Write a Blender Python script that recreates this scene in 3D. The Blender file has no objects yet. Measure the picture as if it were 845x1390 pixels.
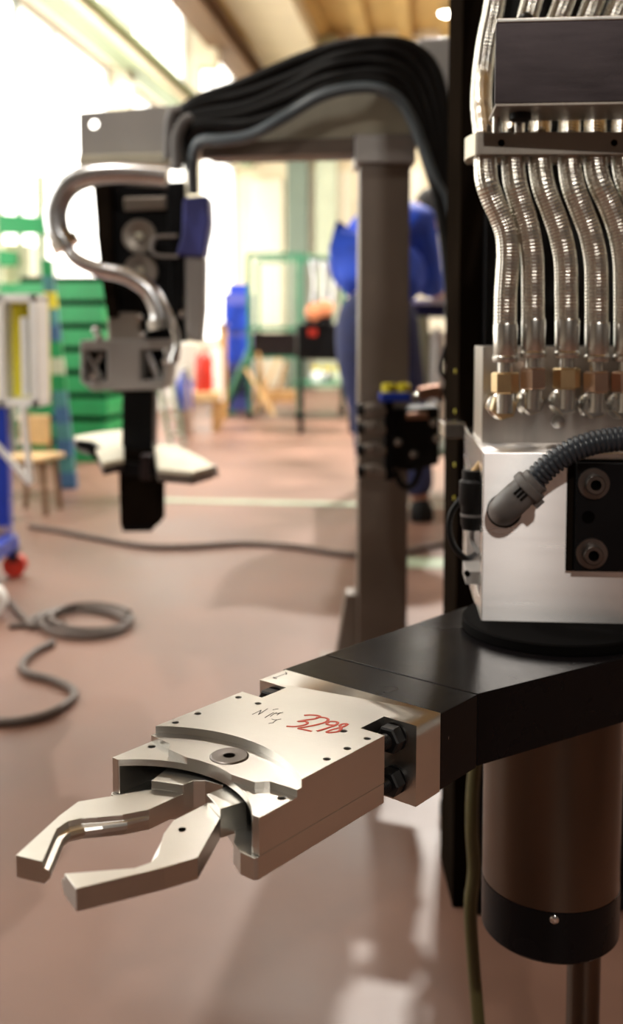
import bpy, bmesh, math, random
from mathutils import Vector, Matrix
random.seed(7)
S = bpy.context.scene
COL = S.collection
# ------------------------------------------------------------------ camera
F, PX, PY, TH, H = 1379.0, 422.5, 558.0, math.radians(4.5), 0.85
cd = bpy.data.cameras.new('camera'); cam = bpy.data.objects.new('camera', cd); COL.objects.link(cam)
cam.location = (0, 0, H); cam.rotation_euler = (math.pi/2-TH, 0, 0)
cd.sensor_width = 36; cd.sensor_fit = 'AUTO'; cd.lens = F/1390*36
cd.shift_y = (PY-695)/1390; cd.clip_start = .02; cd.clip_end = 200
cd.dof.use_dof = True; cd.dof.focus_distance = .79; cd.dof.aperture_fstop = cd.lens/8.5
S.camera = cam
# ------------------------------------------------------------------ world, exposure
w = bpy.data.worlds.new('world'); S.world = w; w.use_nodes = True
w.node_tree.nodes['Background'].inputs[0].default_value = (.9, .95, 1, 1)
w.node_tree.nodes['Background'].inputs[1].default_value = .6
vs = S.view_settings
vs.view_transform = 'Standard'; vs.look = 'None'; vs.gamma = 1; vs.use_curve_mapping = False; vs.exposure = -0.15
WINDOW_GLOW, LAMP_W = 3.4, 60.0
# ------------------------------------------------------------------ pixel helpers
def ray(u, v):
    xc = (u-PX)/F; yc = -(v-PY)/F
    return Vector((xc, math.cos(TH)+yc*math.sin(TH), -math.sin(TH)+yc*math.cos(TH)))
CAM = Vector((0, 0, H))
def P(u, v, Z):                       # point on the pixel's ray at forward distance Z
    d = ray(u, v); return CAM + d*(Z/d.y)
def G(u, v, z=0.0):                   # point on the pixel's ray at height z
    d = ray(u, v); return CAM + d*((z-H)/d.z)
def PL(u, v, p, n):                   # ray with a plane
    d = ray(u, v); return CAM + d*((p-CAM).dot(n)/d.dot(n))
# ------------------------------------------------------------------ materials
MATS = {}
def mat(name, col, rough=.5, metal=0., noise=0., nscale=20., bump=0., bscale=80., emit=None, es=0., coat=0., aniso=0., stretch=None, alpha=1., trans=0., spec=.5):
    m = bpy.data.materials.new(name); m.use_nodes = True; nt = m.node_tree; N = nt.nodes; L = nt.links
    b = N['Principled BSDF']
    b.inputs['Base Color'].default_value = (*col, 1); b.inputs['Specular IOR Level'].default_value = spec; b.inputs['Roughness'].default_value = rough; b.inputs['Metallic'].default_value = metal
    b.inputs['Coat Weight'].default_value = coat; b.inputs['Anisotropic'].default_value = aniso
    b.inputs['Alpha'].default_value = alpha; b.inputs['Transmission Weight'].default_value = trans
    if emit: b.inputs['Emission Color'].default_value = (*emit, 1); b.inputs['Emission Strength'].default_value = es
    tc = N.new('ShaderNodeTexCoord'); mp = N.new('ShaderNodeMapping'); L.new(tc.outputs['Object'], mp.inputs[0])
    if stretch: mp.inputs['Scale'].default_value = stretch
    if noise:
        n = N.new('ShaderNodeTexNoise'); n.inputs['Scale'].default_value = nscale; n.inputs['Detail'].default_value = 5; L.new(mp.outputs[0], n.inputs[0])
        r = N.new('ShaderNodeMapRange'); r.inputs[1].default_value = .3; r.inputs[2].default_value = .7; r.inputs[3].default_value = 1-noise; r.inputs[4].default_value = 1+noise*.6
        L.new(n.outputs[0], r.inputs[0])
        mx = N.new('ShaderNodeVectorMath'); mx.operation = 'SCALE'; mx.inputs[0].default_value = col; L.new(r.outputs[0], mx.inputs['Scale']); L.new(mx.outputs[0], b.inputs['Base Color'])
        r2 = N.new('ShaderNodeMapRange'); r2.inputs[1].default_value = .3; r2.inputs[2].default_value = .7; r2.inputs[3].default_value = max(.03, rough*(1-noise*.5)); r2.inputs[4].default_value = min(1, rough*(1+noise*.5))
        L.new(n.outputs[0], r2.inputs[0]); L.new(r2.outputs[0], b.inputs['Roughness'])
    if bump:
        n = N.new('ShaderNodeTexNoise'); n.inputs['Scale'].default_value = bscale; n.inputs['Detail'].default_value = 4; L.new(mp.outputs[0], n.inputs[0])
        bp = N.new('ShaderNodeBump'); bp.inputs['Strength'].default_value = bump; bp.inputs['Distance'].default_value = .001; L.new(n.outputs[0], bp.inputs['Height']); L.new(bp.outputs[0], b.inputs['Normal'])
    if aniso:
        t = N.new('ShaderNodeTangent'); t.direction_type = 'RADIAL'; t.axis = 'Z'; L.new(t.outputs[0], b.inputs['Tangent'])
    MATS[name] = m; return m
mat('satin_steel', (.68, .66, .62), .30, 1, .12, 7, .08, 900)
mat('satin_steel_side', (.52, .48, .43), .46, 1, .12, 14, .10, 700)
mat('brushed_steel', (.88, .85, .84), .27, 1, .04, 6, .02, 160, aniso=.98, stretch=(1, 1, 14))
MATS['brushed_steel'].node_tree.nodes['Principled BSDF'].inputs['Anisotropic Rotation'].default_value = .25
mat('upright_steel', (.50, .46, .42), .36, 1, .15, 10, .1, 300, stretch=(6, 6, 1))
mat('warm_steel', (.36, .32, .28), .42, 1, .2, 8, .1, 200)
mat('grey_steel', (.42, .40, .385), .45, .3, .12, 6)
mat('column_steel', (.20, .16, .13), .48, .2, .2, 5, .1, 60)
mat('dark_steel', (.055, .043, .046), .34, .8, .2, 14, .08, 300, stretch=(1, 8, 8))
mat('black_oxide', (.022, .021, .022), .38, .6, .2, 60)
mat('black_gloss', (.006, .005, .0055), .25, 0, .4, 9, .12, 120, spec=.12)
mat('black_satin', (.006, .006, .007), .42, 0, .3, 12, spec=.15)
mat('black_rubber', (.008, .0075, .0075), .5, 0, .2, 30, spec=.2)
mat('brown_black', (.014, .010, .007), .95, 0, .3, 8, spec=.0)
mat('tube_steel', (.13, .10, .078), .24, 1, .12, 5, .05, 200)
mat('screw_steel', (.17, .15, .14), .36, 1, .2, 40)
mat('zinc', (.70, .68, .64), .26, 1, .1, 60)
mat('zinc_yellow_sheen', (.80, .62, .36), .30, 1, .1, 60)  # zinc with its yellowish reflection put into the base colour
mat('chrome', (.85, .85, .85), .12, 1)
mat('grey_plastic', (.155, .145, .14), .45, 0, .1, 50)
mat('conduit_grey', (.034, .042, .054), .33, 0, .1, 60)
mat('olive_hose', (.10, .085, .03), .45)
mat('recess_shade', (.004, .0035, .003), .8, spec=0)  # near-black colour standing for shade inside holes, sockets and crate gaps
mat('matte_black', (.004, .0035, .0035), .8, spec=.05)
mat('zinc_rose_sheen', (.74, .54, .43), .3, 1, .1, 60)  # zinc with its pinkish reflection put into the base colour
mat('red_ink', (.55, .045, .012), .4)
mat('black_ink', (.03, .025, .025), .5)
mat('scratch', (.10, .08, .07), .6)
mat('floor_paint', (.20, .105, .074), .45, 0, .5, 1.3, .15, 40)
mat('line_white', (.72, .68, .58), .5, 0, .2, 6)
mat('line_green', (.34, .42, .30), .5, 0, .25, 6)
mat('plaster', (.80, .78, .70), .8, 0, .06, 3)
mat('wall_drab', (.25, .235, .22), .8, 0, .1, 2)
mat('cream', (.78, .68, .48), .7, 0, .08, 2)
mat('cream_pale', (.82, .76, .60), .7, 0, .06, 2)
mat('roof_tan', (.62, .42, .16), .7, 0, .12, 2)
mat('rail_green', (.30, .36, .22), .6, 0, .15, 4)
mat('rust_brown', (.22, .13, .07), .7, 0, .2, 5)
mat('greygreen', (.17, .22, .17), .6, 0, .1, 4)
mat('palegreen', (.50, .55, .40), .6, 0, .1, 4)
mat('window_glow', (.9, .9, .88), .5, 0, emit=(1, .985, .93), es=WINDOW_GLOW)
mat('lamp_glow', (1, 1, 1), .5, 0, emit=(1, .93, .78), es=30)
mat('green_plastic', (.004, .27, .075), .38, 0, .2, 5)
mat('green_paint', (.03, .16, .085), .45, 0, .2, 10)
mat('blue_paint', (.012, .045, .42), .35, 0, .15, 10)
mat('blue_motor', (.075, .085, .36), .4, 0, .12, 10)
mat('teal_post', (.06, .24, .25), .5, 0, .5, 9)
mat('blue_teal', (.04, .13, .28), .5, 0, .4, 12)
mat('blue_grey', (.10, .125, .145), .3, 0, .1, 20)
mat('jacket_blue', (.015, .075, .62), .75, 0, .15, 12, .3, 60)
mat('trouser_blue', (.03, .04, .12), .85, 0, .25, 25)
mat('navy', (.012, .014, .065), .8, 0, .2, 12)
mat('denim', (.07, .10, .19), .85, 0, .3, 30)
mat('skin', (.52, .26, .17), .55, 0, .08, 20)
mat('hair', (.012, .010, .009), .6)
mat('white_paint', (.88, .88, .86), .4, 0, .05, 6)
mat('pale_wood', (.68, .46, .22), .55, 0, .2, 12, stretch=(1, 8, 1))
mat('wood', (.45, .25, .09), .6, 0, .3, 12, stretch=(1, 8, 1))
mat('red_paint', (.55, .03, .015), .4, 0, .15, 10)
mat('orange', (.80, .30, .14), .5)
mat('yellow', (.70, .60, .02), .4)
mat('copper', (.55, .30, .20), .35, 1)
mat('alu', (.80, .81, .84), .26, 1, .1, 20)
mat('cable_brown', (.11, .08, .066), .55, 0, .15, 20)
mat('light_plate', (.62, .58, .46), .45, .6, .1, 15)
mat('clear_poly', (.75, .80, .76), .15, 0, trans=.85, alpha=.45)
# braided steel: woven relief from tube UVs
m = mat('braid', (.80, .77, .70), .22, 1); nt = m.node_tree; N = nt.nodes; L = nt.links
uvn = N.new('ShaderNodeUVMap'); sx = N.new('ShaderNodeSeparateXYZ'); L.new(uvn.outputs[0], sx.inputs[0])
def mth(op, a, b=None):
    n = N.new('ShaderNodeMath'); n.operation = op
    for i, x in enumerate((a, b)):
        if x is None: continue
        if isinstance(x, (int, float)): n.inputs[i].default_value = x
        else: L.new(x, n.inputs[i])
    return n.outputs[0]
aa = mth('MULTIPLY', sx.outputs[0], 2*math.pi*9); bb = mth('MULTIPLY', sx.outputs[1], 2*math.pi/.0062)
pr = mth('MULTIPLY', mth('SINE', mth('ADD', aa, bb)), mth('SINE', mth('SUBTRACT', aa, bb)))
bp = N.new('ShaderNodeBump'); bp.inputs['Strength'].default_value = .15; bp.inputs['Distance'].default_value = .0005
L.new(pr, bp.inputs['Height']); L.new(bp.outputs[0], N['Principled BSDF'].inputs['Normal'])
# hand-scraped streaks on the gripper steel: long faint strokes in two directions
m = MATS['satin_steel']; nt = m.node_tree; N = nt.nodes; L = nt.links
b_ = N['Principled BSDF']; tc = [n for n in N if n.type == 'TEX_COORD'][0]
last = [n for n in N if n.type == 'BUMP'][0]; acc = None
for ang, sc in ((.5, 55), (-.35, 70)):
    mp2 = N.new('ShaderNodeMapping'); mp2.vector_type = 'TEXTURE'; mp2.inputs['Rotation'].default_value = (0, 0, ang); mp2.inputs['Scale'].default_value = (9, 1, 1); L.new(tc.outputs['Object'], mp2.inputs[0])
    nz = N.new('ShaderNodeTexNoise'); nz.inputs['Scale'].default_value = sc*4; nz.inputs['Detail'].default_value = 3; L.new(mp2.outputs[0], nz.inputs[0])
    bq = N.new('ShaderNodeBump'); bq.inputs['Strength'].default_value = .22; bq.inputs['Distance'].default_value = .0004
    L.new(nz.outputs[0], bq.inputs['Height']); L.new(last.outputs[0], bq.inputs['Normal']); last = bq
L.new(last.outputs[0], b_.inputs['Normal'])
# ------------------------------------------------------------------ mesh helpers
def spline(pts, n=8):
    pts = [Vector(p) for p in pts]; out = []
    for i in range(len(pts)-1):
        p1, p2 = pts[i], pts[i+1]
        p0 = pts[i-1] if i else p1*2-p2
        p3 = pts[i+2] if i+2 < len(pts) else p2*2-p1
        for k in range(n):
            t = k/n
            out.append(.5*((2*p1)+(p2-p0)*t+(2*p0-5*p1+4*p2-p3)*t*t+(3*p1-p0-3*p2+p3)*t**3))
    out.append(pts[-1]); return out
class MB:
    def __init__(s, tf=None): s.v = []; s.f = []; s.uv = {}; s.tf = tf
    def add(s, vs, fs):
        o = len(s.v); s.v += [Vector(p) for p in vs]; s.f += [tuple(i+o for i in f) for f in fs]; return s
    def box(s, c, d, R=None):
        c = Vector(c); R = R or Matrix.Identity(3); vs = []
        for sx_ in (-1, 1):
            for sy in (-1, 1):
                for sz in (-1, 1): vs.append(c + R @ Vector((sx_*d[0]/2, sy*d[1]/2, sz*d[2]/2)))
        return s.add(vs, [(0, 1, 3, 2), (4, 6, 7, 5), (0, 4, 5, 1), (2, 3, 7, 6), (0, 2, 6, 4), (1, 5, 7, 3)])
    def prism(s, pts, z0, z1):
        n = len(pts); vs = [(p[0], p[1], z0) for p in pts]+[(p[0], p[1], z1) for p in pts]
        return s.add(vs, [tuple(range(n))[::-1], tuple(range(n, 2*n))]+[(i, (i+1) % n, n+(i+1) % n, n+i) for i in range(n)])
    def loft(s, secs, cap=True, closed=False):
        n = len(secs[0]); vs = [p for q in secs for p in q]; m_ = len(secs)
        fs = [(k*n+i, k*n+(i+1) % n, ((k+1) % m_)*n+(i+1) % n, ((k+1) % m_)*n+i) for k in range(m_ if closed else m_-1) for i in range(n)]
        if cap and not closed: fs += [tuple(range(n))[::-1], tuple(range((m_-1)*n, m_*n))]
        return s.add(vs, fs)
    def lathe(s, prof, p, ax, n=24, rot=0.):
        p = Vector(p); ax = Vector(ax).normalized(); t = ax.orthogonal().normalized(); b = ax.cross(t); secs = []
        for r, h in prof:
            secs.append([p+ax*h+(t*math.cos(2*math.pi*i/n+rot)+b*math.sin(2*math.pi*i/n+rot))*max(r, 1e-5) for i in range(n)])
        return s.loft(secs)
    def cyl(s, a, b, r, n=16, rot=0., r2=None):
        a = Vector(a); b = Vector(b); return s.lathe([(r, 0), (r if r2 is None else r2, (b-a).length)], a, b-a, n, rot)
    def hexa(s, a, b, af, rot=0., ch=.0):      # hexagon across flats with chamfered ends
        a = Vector(a); b = Vector(b); R = af/math.sqrt(3); l = (b-a).length
        if ch: return s.lathe([(R*.86, 0), (R, ch), (R, l-ch), (R*.86, l)], a, b-a, 6, rot)
        return s.lathe([(R, 0), (R, l)], a, b-a, 6, rot)
    def tube(s, path, r, n=12, closed=False, flat=None, braid=0.):
        path = [Vector(p) for p in path]; secs = []; L_ = 0; T0 = None; nrm = None; uvs = []
        m_ = len(path)
        for i, p in enumerate(path):
            if closed: T = (path[(i+1) % m_]-path[i-1]).normalized()
            else: T = (path[min(i+1, m_-1)]-path[max(i-1, 0)]).normalized()
            if nrm is None: nrm = T.orthogonal().normalized()
            else:
                nrm = (nrm-T*nrm.dot(T)); nrm = nrm.normalized() if nrm.length > 1e-6 else T.orthogonal().normalized()
            if flat is not None: nrm = (flat-T*flat.dot(T)).normalized()
            B = T.cross(nrm); rr = r(i/(m_-1)) if callable(r) else r
            if i: L_ += (p-path[i-1]).length
            kx, ky = (.25, 1) if flat is not None else (1, 1)
            if braid: secs.append([p+(nrm*math.cos(2*math.pi*k/n)+B*math.sin(2*math.pi*k/n))*(rr+braid*math.sin(math.pi*2*(9*k/n+L_/.0070))*math.sin(math.pi*2*(9*k/n-L_/.0070))) for k in range(n)])
            else: secs.append([p+nrm*(math.cos(2*math.pi*k/n)*rr*kx)+B*(math.sin(2*math.pi*k/n)*rr*ky) for k in range(n)])
            uvs.append(L_)
        f0 = len(s.f); s.loft(secs, True, closed)
        k = 0
        for a in range(m_ if closed else m_-1):
            for i in range(n):
                a2 = uvs[a+1] if a+1 < m_ else L_
                s.uv[f0+k] = ((i/n, uvs[a]), ((i+1)/n, uvs[a]), ((i+1)/n, a2), (i/n, a2)); k += 1
        return s
    def mesh(s, name, origin):
        me = bpy.data.meshes.new(name)
        vs = [(s.tf @ p if s.tf else p)-origin for p in s.v]
        me.from_pydata(vs, [], s.f); me.update()
        if s.uv:
            ul = me.uv_layers.new(name='UVMap')
            for fi, c in s.uv.items():
                pl = me.polygons[fi]
                for j, li in enumerate(pl.loop_indices): ul.data[li].uv = c[j]
        bm = bmesh.new(); bm.from_mesh(me); bmesh.ops.recalc_face_normals(bm, faces=bm.faces); bm.to_mesh(me); bm.free()
        return me
    def build(s, name, mt, parent=None, bevel=0., smooth=38, origin=None):
        if parent is not None:
            o_ = WLOC[parent.name]
        else:
            vs = [(s.tf @ p if s.tf else p) for p in s.v]
            lo = [min(p[i] for p in vs) for i in range(3)]; hi = [max(p[i] for p in vs) for i in range(3)]
            o_ = Vector(((lo[0]+hi[0])/2, (lo[1]+hi[1])/2, lo[2])) if origin is None else Vector(origin)
        me = s.mesh(name, o_); me.materials.append(MATS[mt])
        o = bpy.data.objects.new(name, me); COL.objects.link(o)
        if parent is not None: o.parent = parent
        else: o.location = o_
        WLOC[o.name] = o_
        fin(o, bevel, smooth); return o
def fin(o, bevel, smooth):
    me = o.data
    if smooth:
        for p in me.polygons: p.use_smooth = True
        me.set_sharp_from_angle(angle=math.radians(smooth))
    if bevel:
        b = o.modifiers.new('bevel', 'BEVEL'); b.width = bevel; b.segments = 2; b.limit_method = 'ANGLE'; b.angle_limit = math.radians(35); b.use_clamp_overlap = True; b.harden_normals = True
WLOC = {}
def thing(name, label, cat, loc, group=None):
    o = bpy.data.objects.new(name, None); COL.objects.link(o); o.location = loc; o.empty_display_size = .05
    WLOC[o.name] = Vector(loc); tag(o, label, cat, group); return o
def tag(o, label, cat, group=None):
    o['label'] = label; o['category'] = cat
    if group: o['group'] = group
    return o
def struct(o): o['kind'] = 'structure'; return o
def boolean(o, mb, op):                  # baked straight into the mesh, no cutter left behind
    me = mb.mesh('cutter', WLOC[o.name]); c = bpy.data.objects.new('cutter', me); COL.objects.link(c)
    c.location = WLOC[o.name]
    md = o.modifiers.new('b', 'BOOLEAN'); md.object = c; md.operation = op; md.solver = 'EXACT'
    bpy.context.view_layer.update()
    dg = bpy.context.evaluated_depsgraph_get(); nm = bpy.data.meshes.new_from_object(o.evaluated_get(dg))
    o.modifiers.clear(); old = o.data; o.data = nm; bpy.data.meshes.remove(old)
    bpy.data.objects.remove(c); bpy.data.meshes.remove(me)
def resample(pts, step):
    cum = [0.]
    for i in range(len(pts)-1): cum.append(cum[-1]+(pts[i+1]-pts[i]).length)
    out = []; k = 0; d = 0.
    while d < cum[-1]:
        while k < len(pts)-2 and cum[k+1] < d: k += 1
        out.append(pts[k].lerp(pts[k+1], (d-cum[k])/max(1e-9, cum[k+1]-cum[k]))); d += step
    return out
def rotz(a): return Matrix.Rotation(a, 3, 'Z')
def ordinal(i): return ['first', 'second', 'third', 'fourth', 'fifth', 'sixth', 'seventh', 'eighth', 'ninth', 'tenth'][i]

# ================================================================== THE HALL
HA = math.radians(7.4)                     # the hall's long axis runs a little to the right of the view
HM = Matrix(((math.cos(HA), math.sin(HA), 0, 0), (-math.sin(HA), math.cos(HA), 0, 0), (0, 0, 1, 0), (0, 0, 0, 1)))
def HT(): return MB(HM)                    # local: x = to the right, y = along the hall, z = height
SL, SR, TB, TF, HC = -3.0, 7.5, 15.2, -8.0, 5.2
fl = struct(HT().box(((SL+SR)/2, (TB+TF)/2, -.1), (SR-SL+.4, TB-TF+.4, .2)).build('floor', 'floor_paint'))
def hx(p): q = HM.inverted() @ p; return q
lt = hx(G(300, 681)).y
o = HT().box((-.95, lt, .001), (1.3, .09, .004)).build('painted_line', 'line_green', fl)
o = HT().box((1.2, lt, .001), (3.0, .09, .004)).build('painted_line', 'line_white', fl)
q = hx(G(595, 765)); HT().box((q.x+.6, q.y, .001), (1.5, .16, .004)).build('painted_line', 'line_green', fl)
# left wall: plinth, posts and tall translucent windows
wl = struct(HT().box((SL-.15, (TB+TF)/2, .35), (.3, TB-TF, .7)).build('wall_left', 'plaster'))
HT().box((SL-.15, (TB+TF)/2, 3.42), (.32, TB-TF, .22)).build('wall_beam', 'cream_pale', wl)
HT().box((SL-.15, (TB+TF)/2, 5.0), (.3, TB-TF, .6)).build('wall_header', 'cream', wl)
bays = 8; bw = (TB-TF)/bays
for i in range(bays):
    y0 = TF+bw*i
    HT().box((SL-.13, y0+.12, 2.6), (.34, .24, 5.2) if i < 3 or i == 6 else (.30, .10, 5.2)).build('wall_post', 'cream_pale', wl)
    if i < 3:                              # blind bays behind the camera
        HT().box((SL-.16, y0+.24+(bw-.24)/2, 2.7), (.24, bw-.24, 4.0)).build('wall_infill', 'wall_drab', wl)
        continue
    n = 2*(i-3)
    for j, (z0, z1) in enumerate(((.7, 3.31), (3.53, 4.7))):
        wn = struct(HT().box((SL-.2, y0+.24+(bw-.24)/2, (z0+z1)/2), (.03, bw-.24, z1-z0)).build('window_%d' % (n+j+1), 'window_glow'))
        fm = HT()
        fm.box((SL-.17, y0+.27, (z0+z1)/2), (.06, .05, z1-z0)).box((SL-.17, y0+bw-.03, (z0+z1)/2), (.06, .05, z1-z0)).box((SL-.17, y0+bw/2+.12, z0+.03), (.06, bw-.26, .05)).box((SL-.17, y0+bw/2+.12, z1-.03), (.06, bw-.26, .05))
        fm.build('window_frame', 'white_paint', wn)
        HT().box((SL-.17, y0+bw/2+.12, (z0+z1)/2), (.04, .03, z1-z0-.1)).build('mullion', 'white_paint', wn)
# the rail carried by the wall, and the crane runway near the roof
rr = thing('wall_rail', 'long pale green steel rail fixed along the window wall', 'rail', HM @ Vector((SL+.1, 4, 3.2)))
HT().box((SL+.09, (TB+TF)/2+.0, 3.53), (.18, TB-TF-.1, .04)).build('top_flange', 'rail_green', rr)
HT().box((SL+.09, (TB+TF)/2, 3.30), (.18, TB-TF-.1, .04)).build('bottom_flange', 'rail_green', rr)
HT().box((SL+.07, (TB+TF)/2, 3.41), (.05, TB-TF-.1, .20)).build('web', 'cream', rr)
rr = thing('crane_runway', 'brown steel crane runway girder near the roof along the windows', 'girder', HM @ Vector((SL+.35, 4, 4.3)))
HT().box((SL+.28, (TB+TF)/2, 4.56), (.3, TB-TF-.1, .06)).build('top_flange', 'rust_brown', rr)
HT().box((SL+.28, (TB+TF)/2, 4.30), (.3, TB-TF-.1, .06)).build('bottom_flange', 'rust_brown', rr)
HT().box((SL+.28, (TB+TF)/2, 4.43), (.06, TB-TF-.1, .22)).build('web', 'rust_brown', rr)
for i in range(bays):
    HT().box((SL+.12, TF+bw*i+.12, 4.30), (.24, .2, .5)).build('bracket', 'cream', rr)
pp = MB(); q = hx(P(15, 300, 7.2)); tt = q.y
pipe = HT(); pipe.cyl((SL+.05, tt, 0), (SL+.05, tt, 4.2), .022, 10)
tag(pipe.build('downpipe', 'greygreen'), 'thin grey vertical pipe running up the bright window wall', 'pipe')
# back wall with cream sliding panels and two steel stanchions
wb = struct(HT().box(((SL+SR)/2, TB+.1, HC/2), (SR-SL+.4, .2, HC)).build('wall_back', 'cream'))
for i in range(14):
    x0 = SL+.12+i*.52
    hgt = (3.1, 3.25, 3.2, 2.85, 3.2, 2.9, 3.1)[i % 7]
    HT().box((x0+.25, TB-.04, hgt/2), (.47, .09, hgt)).build('cladding_panel', 'cream_pale', wb, .01)
for px, mtl, lab in ((401, 'greygreen', 'dark grey-green steel stanchion against the cream back wall'), (441, 'palegreen', 'pale green steel stanchion against the cream back wall')):
    q = hx(P(px, 300, 14.9))
    st = HT(); st.box((q.x, TB-.3, 2.55), (.30, .04, 5.1)).box((q.x, TB-.14, 2.55), (.30, .04, 5.1)).box((q.x, TB-.22, 2.55), (.06, .16, 5.1))
    tag(st.build('stanchion', mtl), lab, 'column')
struct(HT().box((SR+.1, (TB+TF)/2, HC/2), (.2, TB-TF+.4, HC)).build('wall_right', 'wall_drab'))
struct(HT().box(((SL+SR)/2, TF-.1, HC/2), (SR-SL+.4, .2, HC)).build('wall_front', 'wall_drab'))
ce = struct(HT().box(((SL+SR)/2, (TB+TF)/2, HC+.1), (SR-SL+.6, TB-TF+.4, .2)).build('ceiling', 'roof_tan'))
for i in range(17):
    HT().box((SL+.6+i*.6, (TB+TF)/2, HC-.06), (.2, TB-TF, .13)).build('roof_rib', 'roof_tan', ce)
gd = thing('roof_girder', 'broad cream painted girder running under the tan roof', 'girder', HM @ Vector((-2.15, 4, 4.65)))
HT().box((-2.15, (TB+TF)/2, 4.88), (.62, TB-TF-.1, .44)).build('box_section', 'cream_pale', gd)
HT().box((-2.15, (TB+TF)/2, 4.64), (.78, TB-TF-.1, .05)).build('bottom_flange', 'cream', gd)
# high-bay lamps; each carries its own light
def lamp(p, power, size=.22, label=None):
    t = thing('high_bay_lamp', label or 'unseen round high-bay lamp hanging from the tan roof ribs', 'lamp', p, 'high-bay lamps under the roof')
    c = Vector(p)
    MB().lathe([(.025, .17), (.035, .15), (.045, .1), (.11, .01), (.11, 0), (.102, 0), (.04, .09), (.0, .095)], c, (0, 0, 1), 24).build('reflector', 'alu', t)
    MB().lathe([(.0, -.03), (.05, -.025), (.085, -.005), (.095, .012), (.05, .03), (0, .035)], c, (0, 0, 1), 20).build('bulb', 'lamp_glow', t)
    MB().cyl(c+Vector((0, 0, .15)), Vector((c.x, c.y, HC)), .008, 8).build('stem', 'black_satin', t)
    ld = bpy.data.lights.new('lamp_light', 'AREA'); ld.shape = 'DISK'; ld.size = size; ld.energy = power; ld.color = (1, .95, .87)
    lo = bpy.data.objects.new('lamp_light', ld); COL.objects.link(lo); lo.parent = t; lo.location = (0, 0, -.045)
lamp(P(606, 19, 13.6), LAMP_W, label='round high-bay lamp far down the hall beside the black machine column')
for (x, y, z, k) in ((3.6, 6.5, 4.6, 1.5), (-1.0, 6.4, 4.6, 1.1), (-1.0, 9.5, 4.6, 2), (.9, 12.6, 4.6, 1), (3.6, 12.6, 4.6, 1), (-1.5, 1.2, 4.6, 1.0)):  # lamps kept out of view; last one added to brighten the second robot's front
    lamp(HM @ Vector((x, y, z)), LAMP_W*k)
lamp((1.15, 8.0, 4.6), LAMP_W*10, .16, 'round high-bay lamp over the work bench and the person')
lamp((.42, -3.0, 3.5), LAMP_W*1.8, .18, 'round high-bay lamp on a long stem before the blind wall')

# ================================================================== FOREGROUND GRIPPER
TOPZ = H-.300
bl = G(387.3, 909.1, TOPZ); br = G(597.6, 967.9, TOPZ)
gv = (br-bl).normalized(); gu = Vector((gv.y, -gv.x, 0))
if gu.y > 0: gu = -gu
gc = (bl+br)/2
mm = .001
GT = Matrix(((gu.x*mm, gv.x*mm, 0, gc.x), (gu.y*mm, gv.y*mm, 0, gc.y), (0, 0, mm, gc.z), (0, 0, 0, 1)))   # local millimetres: x forward to the jaws, y across, z up
def GM(): return MB(GT)
def gl(u, v, z=0): return GT.inverted() @ G(u, v, TOPZ+z*mm)
g = thing('jaw_gripper', 'silver two-jaw robot gripper with red 3298 written on top', 'gripper', GT @ Vector((120, 0, -52)))
def arcp(cx, R, a, b, n=14): return [(cx-math.sqrt(R*R-y*y), y) for y in [a+(b-a)*i/n for i in range(n+1)]]
W = 72.5
top_out = [(0, -80.7), (34, -80.7), (34, -50.5), (64.5, -50.5), (64.5, -W)]+arcp(251, 116, -W, W, 44)+[(64.5, W), (64.5, 50.5), (34, 50.5), (34, 80.7), (0, 80.7)]
ridge = [(66, -W), (165, -W), (167, -50), (169.5, -47), (174.5, -43)]+arcp(262, 89, -22, 22, 16)+[(174.5, 43), (169.5, 47), (167, 50), (165, W), (66, W)]
low = [(64.5, -W), (202.5, -W), (202.5, -66.8)]+arcp(262, 89, -66, 66, 44)+[(202.5, 66.8), (202.5, W), (64.5, W)]
body = GM().prism(top_out, -12, 0).build('body', 'satin_steel', g)
boolean(body, GM().prism([(0, -80.7), (34, -80.7), (34, 80.7), (0, 80.7)], -64, 0), 'UNION')
boolean(body, GM().prism([(30, -50.5), (80, -50.5), (80, 50.5), (30, 50.5)], -50, 0), 'UNION')
boolean(body, GM().prism(ridge, -11.5, -5.7), 'UNION')
boolean(body, GM().prism(low, -36.2, -10.7), 'UNION')
boolean(body, GM().prism([(118, -65.5), (230, -65.5), (230, 65.5), (118, 65.5)], -40, -15.5), 'DIFFERENCE')
TH_ = [(145.9, -66), (122.1, -66), (76, -66), (76, -44), (77, 44), (100.7, 65.5), (124.2, 65.5), (77, 66)]
LH = [(171, -65.2), (172.5, 65.8)]
ct = GM()
for x, y in TH_: ct.lathe([(2.7, -14), (2.7, -.6), (3.4, 1)], (x, y, 0), (0, 0, 1), 14)
for x, y in LH: ct.lathe([(2.9, -3.8), (2.9, -.6), (3.6, .8)], (x, y, -10.7), (0, 0, 1), 14)
ct.lathe([(14.4, -3.5), (14.4, 6)], (155, 0, -5.7), (0, 0, 1), 40)
boolean(body, ct, 'DIFFERENCE')
fin(body, 0, 0)
for x, y in TH_: GM().lathe([(0, 0), (2.68, 0), (2.68, .4), (1.2, .4), (0, -.5)], (x, y, -2.6), (0, 0, 1), 12).build('hole_shade', 'recess_shade', g)  # dark discs painting the shade inside the drilled holes
for x, y in LH: GM().lathe([(0, 0), (2.88, 0), (2.88, .4), (1.2, .4), (0, -.5)], (x, y, -13.4), (0, 0, 1), 12).build('hole_shade', 'recess_shade', g)  # same painted shade in the two lower holes
bot = [(64.5, -W), (203.5, -W), (206, -W+2), (206, -59), (199.5, -46.5)]+[(172+ (y/46.0)**2*25, y) for y in range(-40, 41, 8)]+[(199.5, 46.5), (206, 59), (206, W-2), (203.5, W), (64.5, W)]
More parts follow.
